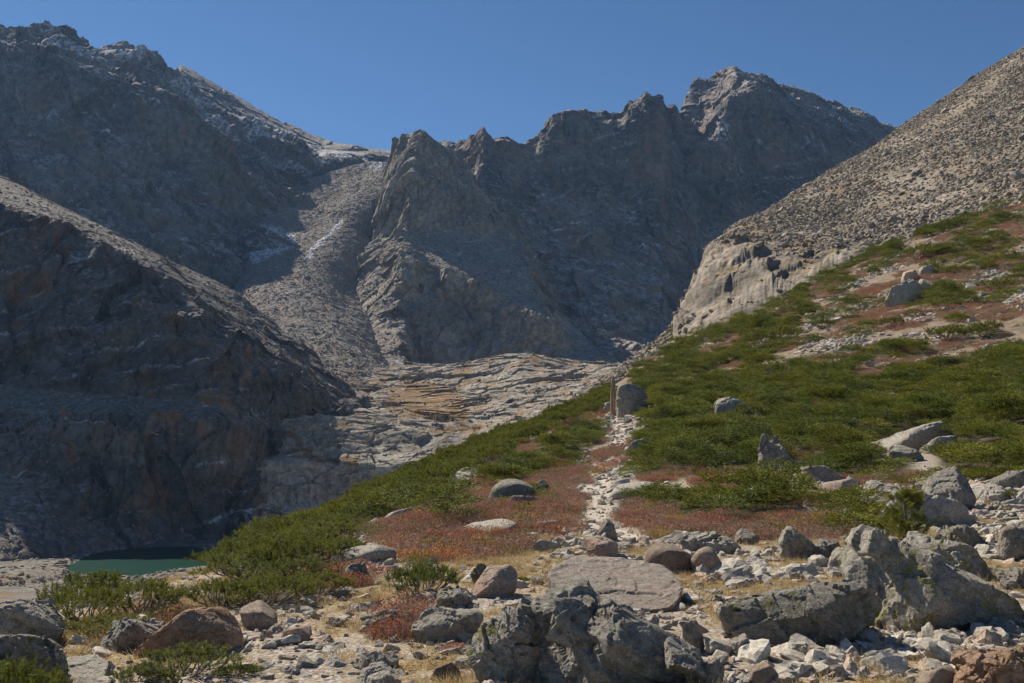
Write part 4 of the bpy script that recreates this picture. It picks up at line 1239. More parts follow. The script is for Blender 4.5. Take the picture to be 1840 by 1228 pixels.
# the rock field on the right
for pts, mat, lab, sh in (
    ([(1656, 912), (1668, 872), (1720, 854), (1748, 880), (1744, 906), (1690, 918)], 'grey', "largest rounded grey boulder of the right rock field", "the big rock-field boulder"),
    ([(1552, 900), (1578, 872), (1632, 876), (1648, 902), (1590, 918)], 'grey', "ridged grey boulder left of the big rock-field boulder", "the ridged boulder"),
    ([(1488, 890), (1496, 866), (1522, 861), (1544, 882), (1530, 894)], 'pink', "pinkish blocky boulder at the left of the right rock field", "the pinkish blocky boulder"),
    ([(1568, 938), (1600, 900), (1660, 898), (1740, 930), (1700, 948), (1620, 950)], 'pale', "broad pale slab behind the pine sapling", "the broad pale slab behind the sapling"),
    ([(1795, 1000), (1800, 948), (1840, 940), (1880, 950), (1880, 1005), (1820, 1010)], 'grey', "bulky grey boulder at the right picture edge", "the right-edge boulder"),
    ([(1752, 900), (1760, 884), (1800, 876), (1815, 892), (1800, 905)], 'pale', "pale flat-topped rock right of the big rock-field boulder", "the pale flat-topped rock"),
    ([(1780, 868), (1800, 852), (1860, 848), (1880, 872), (1820, 880)], 'grey', "grey boulder at the right edge under the junipers", "the grey boulder under the junipers"),
    ([(1690, 985), (1700, 950), (1730, 944), (1760, 968), (1750, 992)], 'schist', "dark rough boulder right of the pine sapling", "the dark boulder by the sapling"),
    ([(1398, 1000), (1404, 952), (1420, 946), (1455, 975), (1458, 1000), (1420, 1006)], 'schist', "dark upright boulder left of the tall pyramid boulder", "the dark upright boulder"),
    ([(1486, 1018), (1500, 992), (1512, 985), (1532, 1005), (1526, 1022)], 'grey', "sharp-topped grey rock against the pyramid boulder's left", "the sharp-topped rock"),
    ([(1440, 1000), (1470, 975), (1500, 970), (1510, 985), (1480, 1005)], 'schist', "flat dark rock between the dark upright boulder and the sharp-topped rock", None),
    ([(1318, 975), (1330, 958), (1350, 955), (1362, 968), (1350, 978)], 'grey', "grey rock at the front edge of the red shrubs", None),
    ([(1418, 882), (1430, 870), (1480, 866), (1500, 880), (1460, 888)], 'pale', "pale low rock under the dark undercut boulder", None),
    ([(1320, 888), (1345, 872), (1400, 868), (1420, 882), (1370, 890)], 'pale', "pale low rock left below the two-pronged standing stone", None),
    ([(1300, 828), (1302, 812), (1318, 809), (1328, 822), (1320, 830)], 'grey', "small square rock left of the two-pronged standing stone", None),
    ([(1820, 1020), (1800, 1050), (1850, 1060), (1880, 1020)], 'schist', "low dark rock at the right edge on dry grass", None),
    ([(470, 1130), (440, 1110), (430, 1095), (470, 1088), (495, 1108), (500, 1122)], 'brown', "brown rock right of the whale-back boulder's crest", "the brown rock by the whale-back"),
    ([(505, 1150), (512, 1132), (545, 1126), (560, 1140), (548, 1154)], 'pink', "pink loaf-shaped rock on the dry grass", "the pink loaf rock"),
    ([(640, 1200), (650, 1178), (690, 1170), (716, 1186), (706, 1205), (665, 1210)], 'schist', "dark crumbly rock on the dry grass", "the dark crumbly rock"),
    ([(640, 1238), (655, 1208), (690, 1200), (716, 1216), (724, 1240)], 'pale', "pale rock at the bottom edge under the dark crumbly rock", "the pale bottom rock"),
    ([(772, 1222), (782, 1200), (805, 1192), (826, 1208), (824, 1222)], 'brown', "brown rock between the pale bottom rock and the leaning slab", "the brown bottom rock"),
    ([(776, 1088), (790, 1068), (825, 1060), (848, 1075), (838, 1090), (800, 1094)], 'schist', "angular dark rock below the pink wedge boulder", "the angular dark rock"),
    ([(640, 1130), (655, 1112), (690, 1108), (715, 1095), (700, 1125), (670, 1132)], 'schist', "flat dark rock beside the small red shrub", None),
    ([(588, 1075), (600, 1062), (628, 1060), (624, 1076)], 'grey', "grey rock at the thicket's lower right end", None),
    ([(1230, 1225), (1240, 1195), (1275, 1185), (1300, 1205), (1295, 1235)], 'grey', "grey block right of the jagged dark boulder's foot", "the grey block at the boulder's foot"),
    ([(1310, 1180), (1312, 1155), (1340, 1142), (1358, 1160), (1350, 1178)], 'grey', "squat grey rock under the wide lichen-spotted boulder", None),
    ([(1345, 1228), (1350, 1205), (1380, 1192), (1400, 1212), (1395, 1230)], 'pink', "pinkish rounded rock at the bottom edge", "the pinkish bottom rock"),
    ([(1242, 1172), (1235, 1130), (1222, 1118), (1250, 1116), (1262, 1140), (1260, 1168)], 'pale', "pale upright rock wedged at the jagged boulder's right shoulder", None),
    ([(1138, 1092), (1140, 1080), (1158, 1076), (1172, 1086), (1168, 1094)], 'pale', "white stone sitting between the flat slab and the jagged boulder", None),
    ([(1540, 1150), (1548, 1130), (1570, 1128), (1585, 1142), (1570, 1155)], 'schist', "dark stone at the right foot of the lichen-spotted boulder", None),
    ([(1100, 740), (1085, 735), (1088, 724), (1102, 722), (1106, 735)], 'pale', "round pale rock left of the dead trunk", None),
    ([(1785, 1140), (1790, 1122), (1820, 1118), (1835, 1135), (1815, 1145)], 'grey', "grey angular rock at the pyramid boulder's right foot", None)):
    B("boulder" , lab, mat, pts, 0.95, 'schist' if mat == 'schist' else ('round' if mat in ('brown', 'pink') else 'block'), 11, 0.085, 5 if (max(p[0] for p in pts) - min(p[0] for p in pts)) > 60 else 4, short=sh)
# ------------------------------------------------------------------ loose stones
def stone_np(seed, dims, sub, p, amp, style='block'):
    g = np.random.default_rng(seed)
    n = 9
    Nn = g.normal(size=(n, 3))
    Nn /= np.linalg.norm(Nn, axis=1, keepdims=True)
    Nn = np.vstack([Nn, np.eye(3), -np.eye(3)])
    D = np.concatenate([g.uniform(0.45, 0.9, n), np.full(6, 0.95)])
    V, Fc = from_planes(Nn, D, sub, p)
    V = V * np.array(dims)
    V = roughen(V, Fc, 1.4, amp, seed, style)
    return V, Fc

STONE = []         # finer meshes for the single stones: (mesh per material)
stone_shapes = []
for i in range(12):
    g = np.random.default_rng(300 + i)
    dims = (1.1, g.uniform(0.65, 0.95), g.uniform(0.42, 0.75))
    stone_shapes.append(stone_np(300 + i, dims, 4, g.uniform(18, 40), g.uniform(0.06, 0.11), 'round' if i % 6 == 0 else 'block'))
MATS = ['pale', 'grey', 'pink', 'schist', 'brown']
stone_me = {}
def stone_mesh(i, mat):
    if (i, mat) not in stone_me:
        V, Fc = stone_shapes[i]
        stone_me[(i, mat)] = mesh_np("stone", V, Fc, M[mat + '_stone'], smooth=(i % 6 == 0))
    return stone_me[(i, mat)]

gravel_protos = []
for i in range(10):
    g = np.random.default_rng(500 + i)
    V, Fc = stone_np(500 + i, (1.1, g.uniform(0.6, 0.95), g.uniform(0.35, 0.7)), 3, 30, 0.07)
    gravel_protos.append(mesh_np("pebble", V, Fc, M[['pale', 'pale', 'grey', 'pale', 'pink', 'pale', 'grey', 'pale', 'grey', 'brown'][i] + '_pebble']))

# where single stones lie: polygon in the photo, how many, size range in photo pixels, colours
STONE_FIELDS = [
    ([(1330, 880), (1500, 862), (1840, 850), (1840, 1010), (1700, 1000), (1560, 945), (1480, 895), (1360, 895)], 84, (16, 66), 'pale grey pink pale brown grey'),
    ([(1040, 870), (1072, 840), (1100, 815), (1090, 880), (1040, 905), (1000, 930), (1000, 905)], 16, (11, 30), 'pale grey pale grey'),
    ([(1085, 800), (1140, 760), (1160, 765), (1120, 830), (1085, 825)], 18, (9, 24), 'pale grey pale'),
    ([(1060, 735), (1100, 720), (1105, 755), (1060, 760)], 7, (9, 20), 'pale pale pink'),
    ([(1150, 735), (1180, 735), (1180, 765), (1140, 765)], 6, (9, 22), 'grey pale'),
    ([(960, 1000), (1040, 945), (1110, 930), (1160, 985), (1130, 1010), (1010, 1010)], 30, (14, 42), 'pale grey pink pale grey'),
    ([(1190, 990), (1500, 985), (1520, 1045), (1330, 1060), (1240, 1040)], 30, (14, 46), 'grey pale grey schist pink'),
    ([(1230, 1040), (1320, 1060), (1280, 1110), (1230, 1100)], 10, (14, 36), 'pink pale grey'),
    ([(1250, 1150), (1550, 1160), (1840, 1130), (1840, 1228), (1250, 1228)], 46, (20, 60), 'pale grey pale pink pale'),
    ([(440, 1090), (700, 1060), (830, 1060), (830, 1228), (440, 1228)], 58, (14, 56), 'grey pale pink schist grey brown'),
    ([(690, 1040), (1000, 1000), (1000, 1060), (850, 1100), (700, 1090)], 28, (14, 44), 'grey pale schist grey'),
    ([(1180, 925), (1300, 955), (1320, 985), (1200, 970), (1150, 950)], 12, (12, 30), 'grey pale'),
    ([(1560, 660), (1840, 610), (1840, 690), (1600, 700)], 14, (14, 44), 'pale grey pale'),
    ([(1280, 680), (1560, 640), (1560, 690), (1300, 705)], 9, (12, 34), 'pale grey'),
    ([(1450, 560), (1840, 430), (1840, 600), (1560, 650), (1420, 640)], 30, (10, 34), 'pale grey pale pink'),
    ([(690, 990), (860, 940), (1000, 925), (1000, 960), (800, 985)], 7, (10, 26), 'pale grey'),
    ([(1180, 800), (1300, 715), (1500, 700), (1820, 690), (1820, 750), (1560, 790), (1440, 830), (1200, 860)], 22, (14, 44), 'pale grey pale'),
    ([(1200, 690), (1400, 640), (1700, 600), (1700, 650), (1400, 690), (1200, 720)], 16, (11, 34), 'pale grey pale'),
    ([(80, 1170), (180, 1150), (250, 1190), (200, 1228), (110, 1228)], 8, (12, 34), 'grey pale'),
]
SIZE_W = ["small", "knee-high", "large"]
COLOUR_W = {'pale': "pale", 'grey': "grey", 'pink': "pinkish", 'schist': "dark", 'brown': "brown"}
stones, specs = [], []
srng = random.Random(5)
taken = [(h[3][0], h[3][1], h[4] * 0.95) for h in HEROES]
def in_hero(px, py):
    for h in HEROES:
        O = h[5]
        if O[:, 0].min() - 2 < px < O[:, 0].max() + 2 and O[:, 1].min() < py < O[:, 1].max() - 1:
            if inside(np.array([[px, py]]), hull2(O.tolist()).tolist())[0]:
                return True
    return False
for poly, n, (s0, s1), cols in STONE_FIELDS:
    xs, ys = [p[0] for p in poly], [p[1] for p in poly]
    cols = cols.split()
    made = tries = 0
    while made < n and tries < n * 40:
        tries += 1
        px, py = srng.uniform(min(xs), max(xs)), srng.uniform(min(ys), max(ys))
        if not inside(np.array([[px, py]]), poly)[0] or in_hero(px, py):
            continue
        P = hit(px, py)
        if P is None:
            continue
        wpx = s0 + (s1 - s0) * srng.random() ** 1.9
        r = wpx / 2 * P[1] / F
        if any((P[0] - a) ** 2 + (P[1] - b) ** 2 < (r * 0.72 + c * 0.78) ** 2 for a, b, c in taken):
            continue
        mat = srng.choice(cols)
        k_ = srng.randrange(12)
        z, nor = drop_z(P[0], P[1])
        q = Vector((0, 0, 1)).rotation_difference(nor.lerp(Vector((0, 0, 1)), 0.4).normalized())
        rot = (q @ Euler((srng.uniform(-.35, .35), srng.uniform(-.35, .35), srng.uniform(0, 6.28))).to_quaternion()).to_euler()
        specs.append((wpx, k_, mat, (P[0], P[1], z - r * 0.10), rot, (r, r, r * srng.uniform(0.8, 1.25)), r, np.array([px, py]), np.array([P[0], P[1], z])))
        taken.append((P[0], P[1], r))
        made += 1
# the largest in the picture are things of their own, the small rest one mass
specs.sort(key=lambda t: -t[0])
for wpx, k_, mat, loc, rot, scl, r, q, P in specs[:290]:
    o = bpy.data.objects.new("stone", stone_mesh(k_, mat))
    COL.objects.link(o)
    o.location, o.rotation_euler, o.scale = loc, rot, scl
    stones.append((o, mat, r, q, P))
rest_ = specs[290:]

gn_scatter("small_stones", [t[3] for t in rest_], [t[4][:] for t in rest_], [t[5] for t in rest_], [t[1] * 5 + MATS.index(t[2]) for t in rest_],
           [stone_mesh(i, m) for i in range(12) for m in MATS], kind="stuff", label="small loose stones lying among the larger ones")

# gravel: everything smaller, past counting
gw = np.zeros(len(_f))
fc_q = _fq
rad_f = np.linalg.norm(_tri_c[:, :2], axis=1)
vm = lambda a: a[_f].mean(1)
veg_f = np.clip(vm(red_s) + vm(grn_s) + vm(pine_s), 0, 1)
C0 = np.column_stack([_tri_c[:, :2], np.zeros(len(_f))])
clump = sstep(-0.25, 0.45, fbm(C0, 1.3, 3, 121))
gw = 110 * (1 - veg_f) * (0.08 + clump) * sstep(32, 9, rad_f)
scree_px = inside(fc_q, [(1540, 1150), (1640, 1110), (1840, 1130), (1840, 1228), (1250, 1228), (1300, 1165)])
gw += 130 * scree_px
field_px = inside(fc_q, STONE_FIELDS[0][0]) | inside(fc_q, STONE_FIELDS[6][0])
gw += 22 * field_px * (1 - veg_f)
tr_f = vm(trail_s)
gw = gw * (1 - 0.6 * tr_f) + 10 * tr_f * sstep(90, 30, rad_f)
edge = np.exp(-((segdist(_tri_c[:, :2], trail_w[::2]) - 0.75) / 0.4) ** 2)
gw += 12 * edge * sstep(100, 30, rad_f) * sstep(8, 12, rad_f)
P, fi = scatter(gw, 21)
g = np.random.default_rng(22)
n = len(P)
r = 0.014 + 0.075 * g.random(n) ** 4
r *= 1 + 0.9 * (scree_px[fi]) * g.random(n) + 1.0 * field_px[fi] * g.random(n) + np.minimum(edge[fi], 1) * 1.6 * g.random(n)
r *= 1 + rad_f[fi] / 45
P[:, 2] += r * 0.05
rot = np.column_stack([g.normal(0, 0.35, n), g.normal(0, 0.35, n), g.uniform(0, 6.28, n)])
gn_scatter("gravel", P, rot, np.column_stack([r, r, r * g.uniform(0.7, 1.2, n)]), g.integers(0, 10, n), gravel_protos, kind="stuff", label="pale and grey gravel and small stones strewn over the bare ground")

# small rocks strewn over the upper slope, between the plants
gw = 9.0 * sstep(60, 100, rad_f) * (1 - 0.9 * vm(grn_s)) * (1 - 0.5 * vm(red_s)) * (1 - vm(pine_s)) * inside(fc_q, [(1300, 640), (1560, 480), (1700, 400), (1900, 330), (1900, 640), (1560, 690)])
gw += 1.8 * sstep(38, 60, rad_f) * (1 - vm(grn_s)) * (1 - vm(pine_s)) * (_tri_c[:, 0] > 0)
P, fi = scatter(gw * sstep(-0.2, 0.4, fbm(C0, 9, 3, 131)), 31)
n = len(P)
r = 0.10 + 0.42 * g.random(n) ** 3
rot = np.column_stack([g.normal(0, 0.35, n), g.normal(0.0, 0.35, n), g.uniform(0, 6.28, n)])
gn_scatter("slope_rubble", P, rot, np.column_stack([r, r, r * g.uniform(0.6, 1.1, n)]), g.integers(0, 8, n), gravel_protos, kind="stuff", label="pale rubble strewn between the shrubs of the upper slope")

# talus on the far mountainsides
def talus_on(name, sname, dens, r0, r1, seed, keep, label, protos, zmin=0.55):
    Pv, f = SHEETS[sname]
    g = np.random.default_rng(seed)
    a, b, d = Pv[f[:, 0]], Pv[f[:, 1]], Pv[f[:, 3]]
    e1, e2 = b - a, d - a
    nr = np.cross(e1, e2)
    ar = np.linalg.norm(nr, axis=1)
    nz = np.abs(nr[:, 2]) / (ar + 1e-9)
    cen = Pv[f].mean(1)
    q = pix(cen)
    vis = (q[:, 0] > -60) & (q[:, 0] < 1900) & (q[:, 1] > -40) & (q[:, 1] < 1100)
    lam = dens * ar * sstep(zmin - 0.12, zmin + 0.12, nz) * vis * keep(cen, q)
    n_ = g.poisson(lam)
    i = np.repeat(np.arange(len(f)), n_)
    P = a[i] + g.random(len(i))[:, None] * e1[i] + g.random(len(i))[:, None] * e2[i]
    m = len(i)
    r = r0 + (r1 - r0) * g.random(m) ** 5
    r *= np.where(g.random(m) < 0.006, 2.4, 1.0)
    rot = np.column_stack([g.normal(0, 0.45, m), g.normal(0, 0.45, m), g.uniform(0, 6.28, m)])
    gn_scatter(name, P, rot, np.column_stack([r, r * g.uniform(.7, 1, m), r * g.uniform(0.5, 1.0, m)]), g.integers(0, len(protos), m), protos, kind="stuff", label=label)
    print(name, m)
def talus_mat(name, c1, c2):
    k = NT(name, 0.95, 0.1)
    oi = k.n("ShaderNodeObjectInfo")
    c = k.mix(oi.outputs["Random"], c1, c2)
    c = k.mix(k.ramp(k.noise(1.5, 4, 0.7), 0.4, 0.7, 0, 0.6), c, tuple(0.5 * q for q in c1))
    k.color(c)
    return k.m
def talus_protos(mat, seed):
    o = []
    for i in range(6):
        g = np.random.default_rng(seed + i)
        V, Fc = stone_np(seed + i, (1.0, g.uniform(0.65, 0.95), g.uniform(0.45, 0.8)), 2, 22, 0.05)
        o.append(mesh_np("talus_block", V, Fc, mat))
    return o
tm1 = talus_mat("sunny_talus", (0.205, 0.175, 0.138), (0.40, 0.35, 0.285))
tm2 = talus_mat("valley_talus", (0.15, 0.137, 0.118), (0.36, 0.32, 0.272))
tp1, tp2 = talus_protos(tm1, 900), talus_protos(tm2, 950)
talus_on("scree", "talus_mountainside", 3.0, 0.18, 1.25, 41, lambda c, q: (0.25 + sstep(-0.3, 0.4, fbm(c, 30, 4, 141))) * np.where(inside(q, CLIFF_PX), 0.06, 1), "tan talus blocks covering the sunny mountainside", tp1, 0.62)
talus_on("scree", "talus_bowl", 0.28, 0.35, 2.2, 42, lambda c, q: 0.2 + sstep(-0.3, 0.4, fbm(c, 60, 4, 142)), "grey talus blocks filling the bowl below the col", tp2, 0.5)
talus_on("scree", "mountain_spur", 0.22, 0.35, 1.7, 43, lambda c, q: 0.2 + sstep(-0.3, 0.4, fbm(c, 40, 4, 143)), "grey talus blocks on the sunny ramp of the spur", tp2, 0.72)
talus_on("scree", "mountain_prow", 0.12, 0.5, 2.4, 44, lambda c, q: 0.2 + sstep(-0.3, 0.4, fbm(c, 40, 4, 144)), "grey talus blocks on the ramp of the prow", tp2, 0.66)
talus_on("scree", "rock_bench", 0.05, 0.4, 2.6, 45, lambda c, q: sstep(0.0, 0.4, fbm(c, 45, 4, 145)), "grey blocks lying on the rock bench and its meadow", tp1, 0.8)

# blocks along the lake shore
g = np.random.default_rng(77)
n = 4500
sx = g.uniform(0, 330, n)
sy = 985 + 80 * g.random(n)
P = np.array([on_plane(x, y, LAKE_Z) for x, y in zip(sx, sy)])
dl = segdist(P[:, :2], lake_w, True)
ok = ~inside(P[:, :2], lake_w) & (g.random(n) < np.exp(-dl / 14) + 0.22)
P = P[ok]
n = len(P)
r = 0.35 + 1.7 * g.random(n) ** 4
P[:, 2] += np.minimum(dl[ok] * 0.035, 3.5) + 0.2
rot = np.column_stack([g.normal(0, 0.4, n), g.normal(0, 0.4, n), g.uniform(0, 6.28, n)])
gn_scatter("shore_rubble", P, rot, np.column_stack([r, r, r * 0.7]), g.integers(0, 6, n), tp1, kind="stuff", label="grey blocks along the shore of the dark green lake")
# ------------------------------------------------------------------ plants
def leaf_material(name, c1, c2, tip, trans=0.35, rough=0.6, vary=(0.75, 1.3), patch=None):
    """leaves: colour varies from plant to plant and from base to tip; light shines through"""
    k = NT(name, rough, 0.25)
    oi = k.n("ShaderNodeObjectInfo")
    c = k.mix(oi.outputs["Random"], c1, c2)
    if patch:
        geo = k.n("ShaderNodeNewGeometry")
        nz = k.noise(patch[0], 3, 0.6, geo.outputs["Position"])
        c = k.mix(k.ramp(nz, 0.42, 0.62), c, patch[1])
        if len(patch) > 2:
            nz = k.noise(patch[0] * 1.9, 3, 0.6, geo.outputs["Position"])
            c = k.mix(k.ramp(nz, 0.56, 0.66), c, patch[2])
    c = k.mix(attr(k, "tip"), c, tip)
    v = k.n("ShaderNodeMapRange")
    k.put(v.inputs["Value"], attr(k, "rnd"))
    v.inputs["To Min"].default_value, v.inputs["To Max"].default_value = vary
    vc = k.n("ShaderNodeCombineColor")
    for i in range(3):
        k.put(vc.inputs[i], v.outputs[0])
    c = k.mix(1.0, c, vc.outputs[0], 'MULTIPLY')
    k.color(c)
    tr = k.n("ShaderNodeBsdfTranslucent")
    k.put(tr.inputs["Color"], c)
    mx = k.n("ShaderNodeMixShader")
    mx.inputs[0].default_value = trans
    k.t.links.new(k.b.outputs[0], mx.inputs[1])
    k.t.links.new(tr.outputs[0], mx.inputs[2])
    out = next(n for n in k.t.nodes if n.type == 'OUTPUT_MATERIAL')
    k.t.links.new(mx.outputs[0], out.inputs[0])
    return k.m
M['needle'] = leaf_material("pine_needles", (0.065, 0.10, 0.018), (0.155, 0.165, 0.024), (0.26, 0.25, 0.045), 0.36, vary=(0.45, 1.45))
M['juniper'] = leaf_material("juniper_leaves", (0.080, 0.125, 0.020), (0.13, 0.16, 0.024), (0.34, 0.33, 0.045), 0.24, vary=(0.35, 1.6), patch=(0.22, (0.20, 0.20, 0.026), (0.065, 0.092, 0.03)))  # leaf greens, the base darkened to paint shade inside the mats
M['heath'] = leaf_material("heath_leaves", (0.27, 0.080, 0.052), (0.34, 0.15, 0.085), (0.42, 0.19, 0.11), 0.4, vary=(0.35, 1.7), patch=(0.28, (0.26, 0.19, 0.135), (0.50, 0.20, 0.045)))
M['twig'] = leaf_material("bare_twigs", (0.22, 0.165, 0.13), (0.32, 0.25, 0.20), (0.34, 0.27, 0.21), 0.2)
M['grass'] = leaf_material("dry_grass_blades", (0.36, 0.25, 0.10), (0.48, 0.36, 0.17), (0.55, 0.44, 0.24), 0.35, vary=(0.6, 1.25))
M['yellow'] = leaf_material("yellow_leaves", (0.42, 0.26, 0.04), (0.40, 0.20, 0.05), (0.5, 0.36, 0.06), 0.35, vary=(0.5, 1.3))
k = NT("bark", 0.9, 0.15)
k.color(k.mix(k.ramp(k.noise(14, 6, 0.7, k.mapping((1, 1, 0.2))), 0.35, 0.65), (0.16, 0.125, 0.095), (0.34, 0.29, 0.24)))
k.normal(k.bump(k.noise(30, 5, 0.7, k.mapping((1, 1, 0.15))), 0.01, 0.8))
M['bark'] = k.m
k = NT("weathered_wood", 0.85, 0.15)
k.color(k.mix(k.ramp(k.noise(9, 6, 0.7, k.mapping((1, 1, 0.08))), 0.35, 0.65), (0.20, 0.13, 0.085), (0.42, 0.31, 0.21)))
k.normal(k.bump(k.noise(16, 6, 0.7, k.mapping((1, 1, 0.06))), 0.04, 1.0))
M['wood'] = k.m

def tri_mesh(name, T, tip, rnd, mat):
    """T: (n, 3, 3) single triangles with per-corner tip weight and per-leaf random"""
    n = len(T)
    me = mesh_np(name, T.reshape(-1, 3), np.arange(n * 3).reshape(-1, 3), mat)
    a = me.attributes.new("tip", 'FLOAT', 'POINT')
    a.data.foreach_set("value", np.asarray(tip, np.float32).ravel())
    a = me.attributes.new("rnd", 'FLOAT', 'POINT')
    a.data.foreach_set("value", np.repeat(np.asarray(rnd, np.float32), 3))
    return me

def unit(v):
    return v / (np.linalg.norm(v, axis=-1, keepdims=True) + 1e-9)

def blades(base, dirs, length, width, g, curl=0.0):
    """thin triangles from base along dirs"""
    n = len(base)
    dirs = unit(dirs)
    side = unit(np.cross(dirs, g.normal(size=(n, 3)))) * np.reshape(width, (-1, 1)) / 2
    tipp = base + dirs * np.reshape(length, (-1, 1))
    return np.stack([base - side, base + side, tipp], 1)

def tube_np(pts, radii, sides=5):
    pts = np.asarray(pts, float)
    n = len(pts)
    t = unit(np.gradient(pts, axis=0))
    ref = np.array([0.31, 0.17, 0.93])
    a = unit(np.cross(t, ref))
    b = np.cross(t, a)
    an = np.linspace(0, 2 * math.pi, sides, endpoint=False)
    V = pts[:, None] + np.asarray(radii)[:, None, None] * (np.cos(an)[None, :, None] * a[:, None] + np.sin(an)[None, :, None] * b[:, None])
    r, c = np.meshgrid(np.arange(n - 1), np.arange(sides), indexing='ij')
    i0 = (r * sides + c).ravel()
    i1 = (r * sides + (c + 1) % sides).ravel()
    return V.reshape(-1, 3), np.stack([i0, i1, i1 + sides, i0 + sides], 1)

def join_tubes(name, tubes, mat):
    Vs, Fs, o = [], [], 0
    for V, f in tubes:
        Vs.append(V)
        Fs.append(f + o)
        o += len(V)
    return mesh_np(name, np.vstack(Vs), np.vstack(Fs), mat, smooth=True)

def pine_meshes(seed, rad, high, nclump, per, needles, nl, nw):
    """a wind-cut pine: gnarled branches from one root, each carrying a clump of bottle-brush shoots"""
    g = np.random.default_rng(seed)
    tubes, ends, dirs, tl = [], [], [], []
    for i in range(nclump):
        a = i * 2.39996 + g.normal(0, 0.2)
        rr_ = math.sqrt((i + 0.6) / nclump) * g.uniform(0.85, 1.05)
        L = rad * rr_
        hh_ = high * (0.30 + 0.70 * math.sqrt(max(0, 1 - (rr_ * 0.93) ** 2))) * g.uniform(0.72, 1.12)
        p0 = np.array([g.normal(0, 0.05), g.normal(0, 0.05), 0.0])
        p3 = np.array([math.cos(a) * L + 0.12 * hh_, math.sin(a) * L, hh_ * 0.8])
        p1 = p0 + np.array([math.cos(a) * L * 0.6, math.sin(a) * L * 0.6, hh_ * g.uniform(0.0, 0.2)])
        tt = np.linspace(0, 1, 7)[:, None]
        pts = (1 - tt) ** 2 * p0 + 2 * tt * (1 - tt) * p1 + tt ** 2 * p3
        pts[1:-1] += g.normal(0, 0.02 * rad, (5, 3))
        tubes.append(tube_np(pts, np.linspace(0.02, 0.006, 7) * rad / 0.6))
        cr = rad * g.uniform(0.20, 0.30)
        for j in range(per):
            off = g.normal(0, 1, 3)
            off = off / np.linalg.norm(off) * cr * g.random() ** 0.4 * np.array([1, 1, 0.62])
            e = p3 + off
            if e[2] < 0.03:
                e[2] = g.uniform(0.03, 0.08)
            ends.append(e)
            dirs.append(unit(np.array([off[0] / cr * 0.7 + math.cos(a) * 0.25 * rr_ + 0.12, off[1] / cr * 0.7 + math.sin(a) * 0.25 * rr_, 0.85 + 0.25 * g.normal()])))
            tl.append(nl * g.uniform(1.0, 2.3))
            if j % 5 == 0:
                tubes.append(tube_np([p3, (p3 + e) / 2 + g.normal(0, 0.015 * rad, 3), e], [0.006, 0.005, 0.003], 4))
    ends, dirs, tl = np.array(ends), np.array(dirs), np.array(tl)
    nt = len(ends)
    i = np.repeat(np.arange(nt), needles)
    s = g.random(len(i))
    base = ends[i] + dirs[i] * (tl[i] * s)[:, None]
    rd = unit(np.cross(dirs[i], g.normal(size=(len(i), 3))))
    d = dirs[i] * (0.35 + 0.9 * s ** 2)[:, None] + rd * (1.05 - 0.55 * s ** 2)[:, None]
    T = blades(base, d, nl * g.uniform(0.75, 1.15, len(i)), np.full(len(i), nw), g)
    tipw = np.stack([0.15 * s, 0.15 * s, 0.15 + 0.7 * s ** 2], 1)
    rnd = np.clip(np.repeat(g.random(nt), needles) * 0.7 + g.random(len(i)) * 0.3, 0, 1)
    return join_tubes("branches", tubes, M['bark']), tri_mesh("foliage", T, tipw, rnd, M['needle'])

PINES = [pine_meshes(700 + i, 0.56, 0.46 + 0.08 * (i % 3), 22, 17, 54, 0.042, 0.0046) for i in range(5)]
PINES_FAR = [pine_meshes(740 + i, 0.56, 0.48 + 0.10 * (i % 3), 16, 12, 26, 0.060, 0.0125) for i in range(5)]

plants = []
def plant_pine(x, y, sc, variant, label, far=False, group=None, tall=1.0, lm=None, name="dwarf_pine"):
    z, nor = drop_z(x, y)
    if z is None:
        return None
    src = (PINES_FAR if far else PINES)[variant % 5]
    o = bpy.data.objects.new(name, None)
    COL.objects.link(o)
    o.empty_display_size = 0.1
    o.location = (x, y, z - 0.03)
    o.rotation_euler = (0, 0, srng.uniform(-0.8, 0.8))
    o.scale = (sc, sc, sc * tall)
    o["label"] = label
    o["category"] = "shrub"
    if group:
        o["group"] = group
    for nm, me in zip(("branches", "foliage"), src):
        c = bpy.data.objects.new(nm, me)
        COL.objects.link(c)
        c.parent = o
    plants.append((o, lm))
    return o

def pine_at(px, py, wpx, variant, label, tall=1.0, far=False, lm=None, name="dwarf_pine", dy=0.0):
    P = hit(px, py)
    if P is None:
        return
    sc = wpx * P[1] / F / 1.35
    return plant_pine(P[0], P[1] + dy, sc, variant, label, far, None, tall, lm, name)

pine_at(752, 1072, 150, 0, "bushy pine on its own below the red heath, right of the light grey bulging rock", 1.2, lm="the bushy lone pine")
pine_at(330, 1215, 215, 1, "low bright green pine in front of the whale-back boulder", 0.65, lm="the low front pine")
pine_at(250, 1226, 120, 2, "small pine at the left end of the low front pine", 0.7)
pine_at(430, 1210, 90, 3, "pine sprig at the right end of the low front pine", 0.8)
pine_at(25, 1285, 190, 3, "pine growing up from the bottom left corner", 1.6, lm="the corner pine")
pine_at(150, 1118, 165, 1, "broad pine behind the left crag, leftmost of the thicket", 0.9)
pine_at(255, 1102, 170, 2, "pine with an upright leader against the lake, second from the thicket's left end", 0.85)
pine_at(190, 1142, 170, 4, "low pine between the left crag and the twin-humped boulder", 0.6)
pine_at(300, 1112, 110, 0, "small pine behind the twin-humped boulder", 0.7)
pine_at(400, 1085, 170, 3, "wide pine at the near right corner of the lake", 0.85)
pine_at(470, 1088, 190, 0, "leaning pine with bare grey branches below, above the brown rock", 0.85)
pine_at(560, 1072, 150, 4, "pine at the thicket's lower right end", 0.8)
pine_at(520, 1035, 180, 2, "dense pine in the thicket left of the light grey bulging rock", 1.0)
